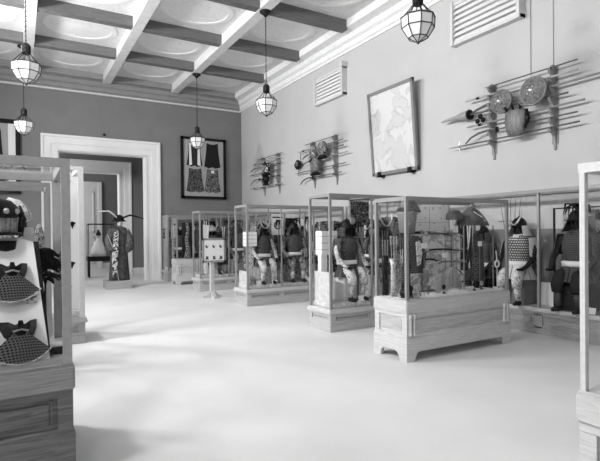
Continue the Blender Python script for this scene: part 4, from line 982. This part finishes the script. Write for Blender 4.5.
# the map, leaning out from the right wall
t = thing('framed_map', 'large framed pale map leaning out from the right wall', 'framed map', (7.30, 7.50, 2.91)); t.rotation_euler = (0, -.075, 0)
bm = newbm(); W, Hh = 1.5, 1.92; fw = .07
box(bm, -.06, 0, 0, W, 0, fw); box(bm, -.06, 0, 0, W, Hh-fw, Hh); box(bm, -.06, 0, 0, fw, 0, Hh); box(bm, -.06, 0, W-fw, W, 0, Hh); ob('frame', bm, wood('brown frame', .2, 'Z', amp=.2), t)
def mapmat():
    mt, N, L, B = base('inked map paper')
    tc = N.new('ShaderNodeTexCoord'); no = N.new('ShaderNodeTexNoise'); no.inputs['Scale'].default_value = 2.6; no.inputs['Detail'].default_value = 7; no.inputs['Distortion'].default_value = .7
    L.new(tc.outputs['Object'], no.inputs['Vector'])
    cr = N.new('ShaderNodeValToRGB'); e = cr.color_ramp.elements; e[0].position = .47; e[0].color = g(.64); e[1].position = .53; e[1].color = g(.58)
    q = cr.color_ramp.elements.new(.5); q.color = g(.42)
    q = cr.color_ramp.elements.new(.485); q.color = g(.60); q = cr.color_ramp.elements.new(.515); q.color = g(.56)
    L.new(no.outputs['Fac'], cr.inputs[0]); L.new(cr.outputs[0], B.inputs['Base Color']); B.inputs['Roughness'].default_value = .6
    return mt
bm = newbm(); box(bm, -.035, -.01, fw*.8, W-fw*.8, fw*.8, Hh-fw*.8); ob('map_sheet', bm, mapmat(), t)
bm = newbm(); box(bm, -.044, -.041, fw*.8, W-fw*.8, fw*.8, Hh-fw*.8); ob('glass_pane', bm, GLASS, t)
for i, y in enumerate((7.72, 8.72)):
    bm = newbm(); prism(bm, [(7.35, 2.86), (7.35, 3.02), (7.22, 2.905), (7.20, 2.86)], 'y', -.05, .05)
    for v_ in bm.verts: v_.co.z -= .0
    box(bm, 7.20, 7.225, -.05, .05, 2.86, 2.98)
    simple('map_rest', ('dark wall bracket under the near end of the framed map', 'dark wall bracket under the far end of the framed map')[i], 'bracket', bm, IRON, (0, y, 0), 'brackets under the framed map')
# louvred wall vents
def vent(label, y0, y1, z0, z1):
    t = thing('louvred_vent', label, 'wall vent', (XR, y0, z0), 0, 'slatted vents high on the right wall'); W, Hh = y1-y0, z1-z0; d = .16
    PT = plain('painted vent wood', .80, .7)
    bm = newbm(); box(bm, -d, 0, 0, .06, -.04, Hh+.02); box(bm, -d, 0, W-.06, W, -.04, Hh+.02); box(bm, -d*.8, 0, 0, W, -.03, .03); box(bm, -d*.8, 0, 0, W, Hh-.05, Hh); box(bm, -d-.03, 0, -.05, .05, Hh-.02, Hh+.1); ob('frame', bm, plain('grey vent end', .6, .7), t)
    n = 7
    for k in range(n):
        z = .07+(Hh-.14)*k/(n-1); bm = newbm(); prism(bm, [(-.13, z-.045), (-.12, z-.05), (-.06, z+.03), (-.07, z+.04)], 'y', .06, W-.06); ob('slat', bm, PT, t)
    bm = newbm(); box(bm, -.012, 0, .06, W-.06, 0, Hh); ob('back_plate', bm, PT, t)
    return t
vent('slatted wall vent left of the framed map, near the cornice', 10.15, 11.52, 5.18, 5.88)
vent('slatted wall vent cut by the top edge, above the round shields', 5.07, 6.55, 5.18, 5.95)

# ------------------------------------------------------------------ weapon racks on the right wall
LV = [4.12, 3.97, 3.82, 3.66, 3.5, 3.34, 3.18]
def rack(label, y0, y1, wires=False, levels=LV):
    t = thing('weapon_rack', label, 'wall rack', (XR-.004, y0, 2.86), 0, 'bracket racks for weapons on the right wall')
    for y in (0, y1-y0):
        o_ = [(0, 0), (-.02, .02), (-.03, .14), (-.05, .22), (-.10, .27)]
        for z in sorted(levels):
            q = z-2.86; o_ += [(-.155, q-.035), (-.185, q+.015), (-.16, q+.02), (-.155, q-.005), (-.135, q-.005), (-.105, q+.035), (-.10, q+.07)]
        o_ += [(-.07, 1.33), (0, 1.33)]
        bm = newbm(); prism(bm, o_, 'y', y-.022, y+.022); ob('bracket', bm, BRK, t)
        bm = newbm(); box(bm, -.012, 0, y-.05, y+.05, .1, 1.33); ob('back_plate', bm, BRK, t)
    if wires:
        for y in (.02, y1-y0-.9+.18):
            bm = newbm(); tube(bm, [(-.012, y, 1.3), (-.012, y, 3.32)], .0035, 5); ob('hanging_wire', bm, IRON, t)
    return t
rack('wall rack nearest the camera, with round shields between its brackets', 4.55, 5.68, True)
rack('middle wall rack right of the diamond-shaped hanging, before the map', 10.6, 11.72, False, [4.12, 3.97, 3.82, 3.62, 3.36, 3.14])
rack('small-looking farthest wall rack near the corner of the room', 13.88, 14.98, False, [4.12, 4.0, 3.84, 3.64, 3.43, 3.16])
XW = 7.2
def arm_(name, label, cat, ya, za, yb, zb, style, mat, group):
    """a weapon resting on the hooks; a = left end (far), b = right end (near)"""
    t = thing(name, label, cat, (XW, ya, za), 0, group)
    V = Vector((0, yb-ya, zb-za)); L_ = V.length; d = V/L_; up = Vector((0, 0, 1))
    def at(u, h=0, x=0): return d*(u*L_)+up*h+Vector((x, 0, 0))
    s0 = .0
    if style == 'thin':
        bm = newbm(); tube(bm, [at(0), at(1)], .011, 7); ob('shaft', bm, mat, t)
        bm = newbm(); tube(bm, [at(-.07), at(-.03), at(0)], [.002, .016, .011], 6); ob('spearhead', bm, STEEL, t)
    elif style == 'spear':
        bm = newbm(); tube(bm, [at(.12), at(1)], .017, 8); ob('shaft', bm, mat, t)
        bm = newbm(); tube(bm, [at(0), at(.04), at(.1), at(.13)], [.003, .022, .014, .02], 6); ob('spearhead', bm, STEEL, t)
        bm = newbm(); tube(bm, [at(.13), at(.16)], .025, 8); ob('collar', bm, BLACK, t)
    elif style == 'glaive':
        bm = newbm(); tube(bm, [at(.26), at(1)], .018, 8); ob('shaft', bm, mat, t)
        bm = newbm(); tube(bm, [at(.0, -.10), at(.06, -.04), at(.14, .0), at(.26, 0)], [.006, .022, .026, .016], 7); ob('blade_sheath', bm, DKWOOD, t)
    elif style == 'sabre':
        bm = newbm(); tube(bm, [at(.32), at(1)], .014, 8); ob('scabbard', bm, mat, t)
        bm = newbm(); tube(bm, [at(.0, -.14), at(.06, -.05), at(.14, .0), at(.24, .02), at(.33, 0)], [.012, .018, .02, .018, .015], 8); ob('hilt', bm, DKWOOD, t)
        bm = newbm(); tube(bm, [at(.325), at(.335)], .045, 12); ob('guard', bm, IRON, t)
    elif style == 'cross':
        bm = newbm(); tube(bm, [at(.1), at(1)], .014, 8); ob('shaft', bm, mat, t)
        bm = newbm(); tube(bm, [at(-.04), at(0), at(.1)], [.003, .014, .014], 6); tube(bm, [at(.08, -.1), at(.07, 0), at(.08, .1)], [.004, .018, .004], 6); ball(bm, tuple(at(.08)), .035, seg=8); ob('cross_head', bm, STEEL, t)
    elif style == 'club':
        bm = newbm(); tube(bm, [at(.26), at(1)], .015, 8); ob('shaft', bm, mat, t)
        bm = newbm(); tube(bm, [at(0, -.02), at(.05, -.01), at(.14, .0), at(.2, 0), at(.27, .01)], [.02, .025, .04, .075, .09], 12); ob('flared_head', bm, wood('pale club wood', .3, 'Y', amp=.2), t)
        bm = newbm(); tube(bm, [at(.262), at(.275)], .095, 12); ob('dark_collar', bm, BLACK, t)
    return t
G3 = 'polearms on the nearest wall rack'
arm_('spear', 'thin dark topmost spear above the round shields', 'spear', 5.67, 4.14, 4.11, 4.135, 'thin', DKWOOD, G3)
arm_('spear', 'pale spear second from the top behind the round shields', 'spear', 6.22, 4.0, 4.11, 3.985, 'spear', PALEWOOD, G3)
arm_('glaive', 'long pale-shafted glaive running off the right edge of the photo', 'glaive', 6.12, 3.83, 3.3, 3.845, 'glaive', MIDWOOD, G3)
arm_('war_club', 'weapon with broad flared pale head and black collar, sticking out farthest left', 'weapon', 6.78, 3.76, 4.26, 3.68, 'club', DKWOOD, G3)
arm_('spear', 'mid-toned spear passing just above the hanging basket cuirass', 'spear', 6.19, 3.51, 4.01, 3.52, 'spear', MIDWOOD, G3)
arm_('sabre', 'curved-hilted sabre second from the bottom of the nearest rack', 'sabre', 6.2, 3.36, 4.12, 3.36, 'sabre', DKWOOD, G3)
arm_('cross_spear', 'lowest spear of the nearest rack, with a small cross-shaped head', 'spear', 6.53, 3.19, 4.09, 3.21, 'cross', DKWOOD, G3)
G2 = 'weapons on the middle wall rack'
for a in (('spear', 'topmost rod of the middle wall rack', 'spear', 12.0, 4.135, 10.56, 4.135, 'thin', DKWOOD),
          ('spear', 'second weapon from the top of the middle wall rack', 'spear', 12.47, 3.98, 10.11, 3.985, 'spear', MIDWOOD),
          ('spear', 'third weapon from the top of the middle wall rack', 'spear', 12.2, 3.83, 10.11, 3.835, 'glaive', DKWOOD),
          ('sabre', 'curved sabre fourth from the top of the middle wall rack', 'sabre', 12.31, 3.62, 9.94, 3.64, 'sabre', MIDWOOD),
          ('cross_spear', 'spear with sunburst head below the diamond-shaped hanging', 'spear', 12.61, 3.37, 10.03, 3.37, 'cross', DKWOOD),
          ('sabre', 'lowest curved sabre of the middle wall rack', 'sabre', 12.31, 3.15, 10.21, 3.155, 'sabre', DKWOOD)): arm_(*a, G2)
G1 = 'weapons on the farthest wall rack'
for a in (('spear', 'topmost rod of the farthest wall rack', 'spear', 15.19, 4.135, 13.42, 4.135, 'thin', DKWOOD),
          ('spear', 'pale-headed second weapon of the farthest wall rack', 'spear', 15.8, 4.01, 13.56, 4.01, 'spear', PALEWOOD),
          ('glaive', 'curved third weapon of the farthest wall rack', 'glaive', 15.86, 3.86, 13.49, 3.855, 'glaive', MIDWOOD),
          ('spear', 'fourth weapon from the top of the farthest wall rack', 'spear', 15.96, 3.655, 13.64, 3.65, 'spear', MIDWOOD),
          ('sabre', 'dark curved sabre fifth on the farthest wall rack', 'sabre', 15.87, 3.45, 13.57, 3.44, 'sabre', BLACK),
          ('spear', 'lowest weapon of the farthest wall rack', 'spear', 15.88, 3.17, 13.44, 3.175, 'spear', PALEWOOD)): arm_(*a, G1)
SHM = motif('embossed shield', .10, .2, 16, .4, .6, .4)
def shield(label, y, z, r):
    t = thing('round_shield', label, 'shield', (7.10, y, z), 0, 'round embossed shields on the nearest wall rack')
    t.rotation_euler = (0, -PI/2, 0)
    bm = newbm(); lathe(bm, [(r, -.03), (r*1.02, 0), (r*.94, .02), (r*.6, .06), (r*.25, .08), (.001, .085)], 32); lathe(bm, [(.001, 0), (r, -.03)], 32); ob('disc', bm, SHM, t, smooth=True)
    bm = newbm(); lathe(bm, [(r*.93, .02), (r*.97, .035), (r*1.02, .02), (r*1.03, 0)], 32); ob('rim', bm, MIDWOOD, t, smooth=True)
    bm = newbm()
    for k in range(4):
        a = PI/4+k*PI/2; ball(bm, (r*.3*math.cos(a), r*.3*math.sin(a), .085), .018, seg=8)
    ball(bm, (0, 0, .085), .04, 1, 1, .5, 10); ob('boss', bm, STEEL, t, smooth=True); return t
shield('smaller round shield, left one beside the rack bracket', 5.35, 3.79, .20)
shield('larger round shield, right one of the nearest rack', 4.76, 3.82, .225)
t = thing('basket_cuirass', 'shell-shaped brown ribbed cuirass hanging below the round shields', 'cuirass', (7.10, 5.08, 3.16))
bm = newbm(); lathe(bm, [(.001, 0), (.13, 0), (.17, .1), (.20, .25), (.19, .38), (.15, .43), (.001, .43)], 26, .5, 1)
ob('shell', bm, wood('ribbed brown hide', .14, 'Z', amp=.5), t, smooth=True)
bm = newbm()
for a in (-.12, .0, .12): tube(bm, [(-.06, a, .42), (-.09, a*1.1, .48), (-.05, a*1.2, .44)], [.018, .022, .012], 8)
ob('shoulder_knot', bm, BLACK, t, smooth=True)
bm = newbm(); tube(bm, [(0, -.19, .4), (0, -.22, .25), (0, -.16, .1)], [.03, .04, .02], 8); ob('side_flap', bm, BLACK, t, smooth=True)
t = thing('trefoil_ornament', 'black trefoil of three balls beside the flared weapon head', 'ornament', (7.24, 5.9, 3.62))
bm = newbm()
for a, b in ((0, .05), (-.06, -.025), (.06, -.025)): ball(bm, (0, a, b), .048, .7, 1, 1, 12)
ob('lobe', bm, BLACK, t, smooth=True)
bm = newbm(); tube(bm, [(.02, 0, 0), (.11, 0, 0)], .012, 6); ob('peg', bm, IRON, t)
# things between the brackets of the two farther racks
def quilt(label, y, z, w_, h, mat, name='hanging_helmet', cat='helmet'):
    t = thing(name, label, cat, (7.10, y, z), 0)
    bm = newbm(); ball(bm, (0, 0, 0), .5, .22/1.0, w_, h, 16); ob('shell', bm, mat, t, smooth=True)
    bm = newbm(); lathe(bm, [(w_*.3, -h*.5), (w_*.5, -h*.62), (w_*.52, -h*.56), (w_*.32, -h*.42)], 16, .5, 1); ob('brim', bm, BLACK, t, smooth=True)
    return t
FG = motif('figured hide', .06, .38, 14, .42, .58)
quilt('rounded figured helmet at the upper left of the middle rack', 11.44, 3.82, .36, .40, FG)
quilt('rounded dark-figured helmet at the upper right of the middle rack', 10.96, 3.86, .4, .42, motif('figured dark hide', .03, .3, 18, .42, .58))
quilt('grey saddle-shaped piece low in the middle rack', 11.33, 3.46, .42, .44, plain('grey leather', .15, .5, var=.5, scale=12), 'saddle_piece', 'saddle piece')
quilt('dark helmet with pale patch between the farthest rack brackets', 14.38, 3.78, .46, .44, motif('patched hide', .01, .5, 10, .5, .56))
quilt('small black helmet low in the farthest rack', 14.42, 3.38, .34, .3, BLACK)
t = thing('diamond_hanging', 'black diamond-shaped leather piece on a cord, left of the middle rack', 'hanging', (7.24, 12.52, 3.63))
bm = newbm(); prism(bm, [(-.20, -.01), (-.05, .13), (.02, .15), (.10, .10), (.20, 0), (.08, -.13), (0, -.15), (-.08, -.12)], 'x', -.025, .025); ob('leather', bm, BLACK, t)
bm = newbm(); ball(bm, (-.04, .0, .02), .07, .3, 1, 1); ob('boss', bm, MIDCLOTH, t, smooth=True)
bm = newbm(); tube(bm, [(0, -.16, .02), (0, -.16, .34)], .008, 5); ob('cord', bm, IRON, t)
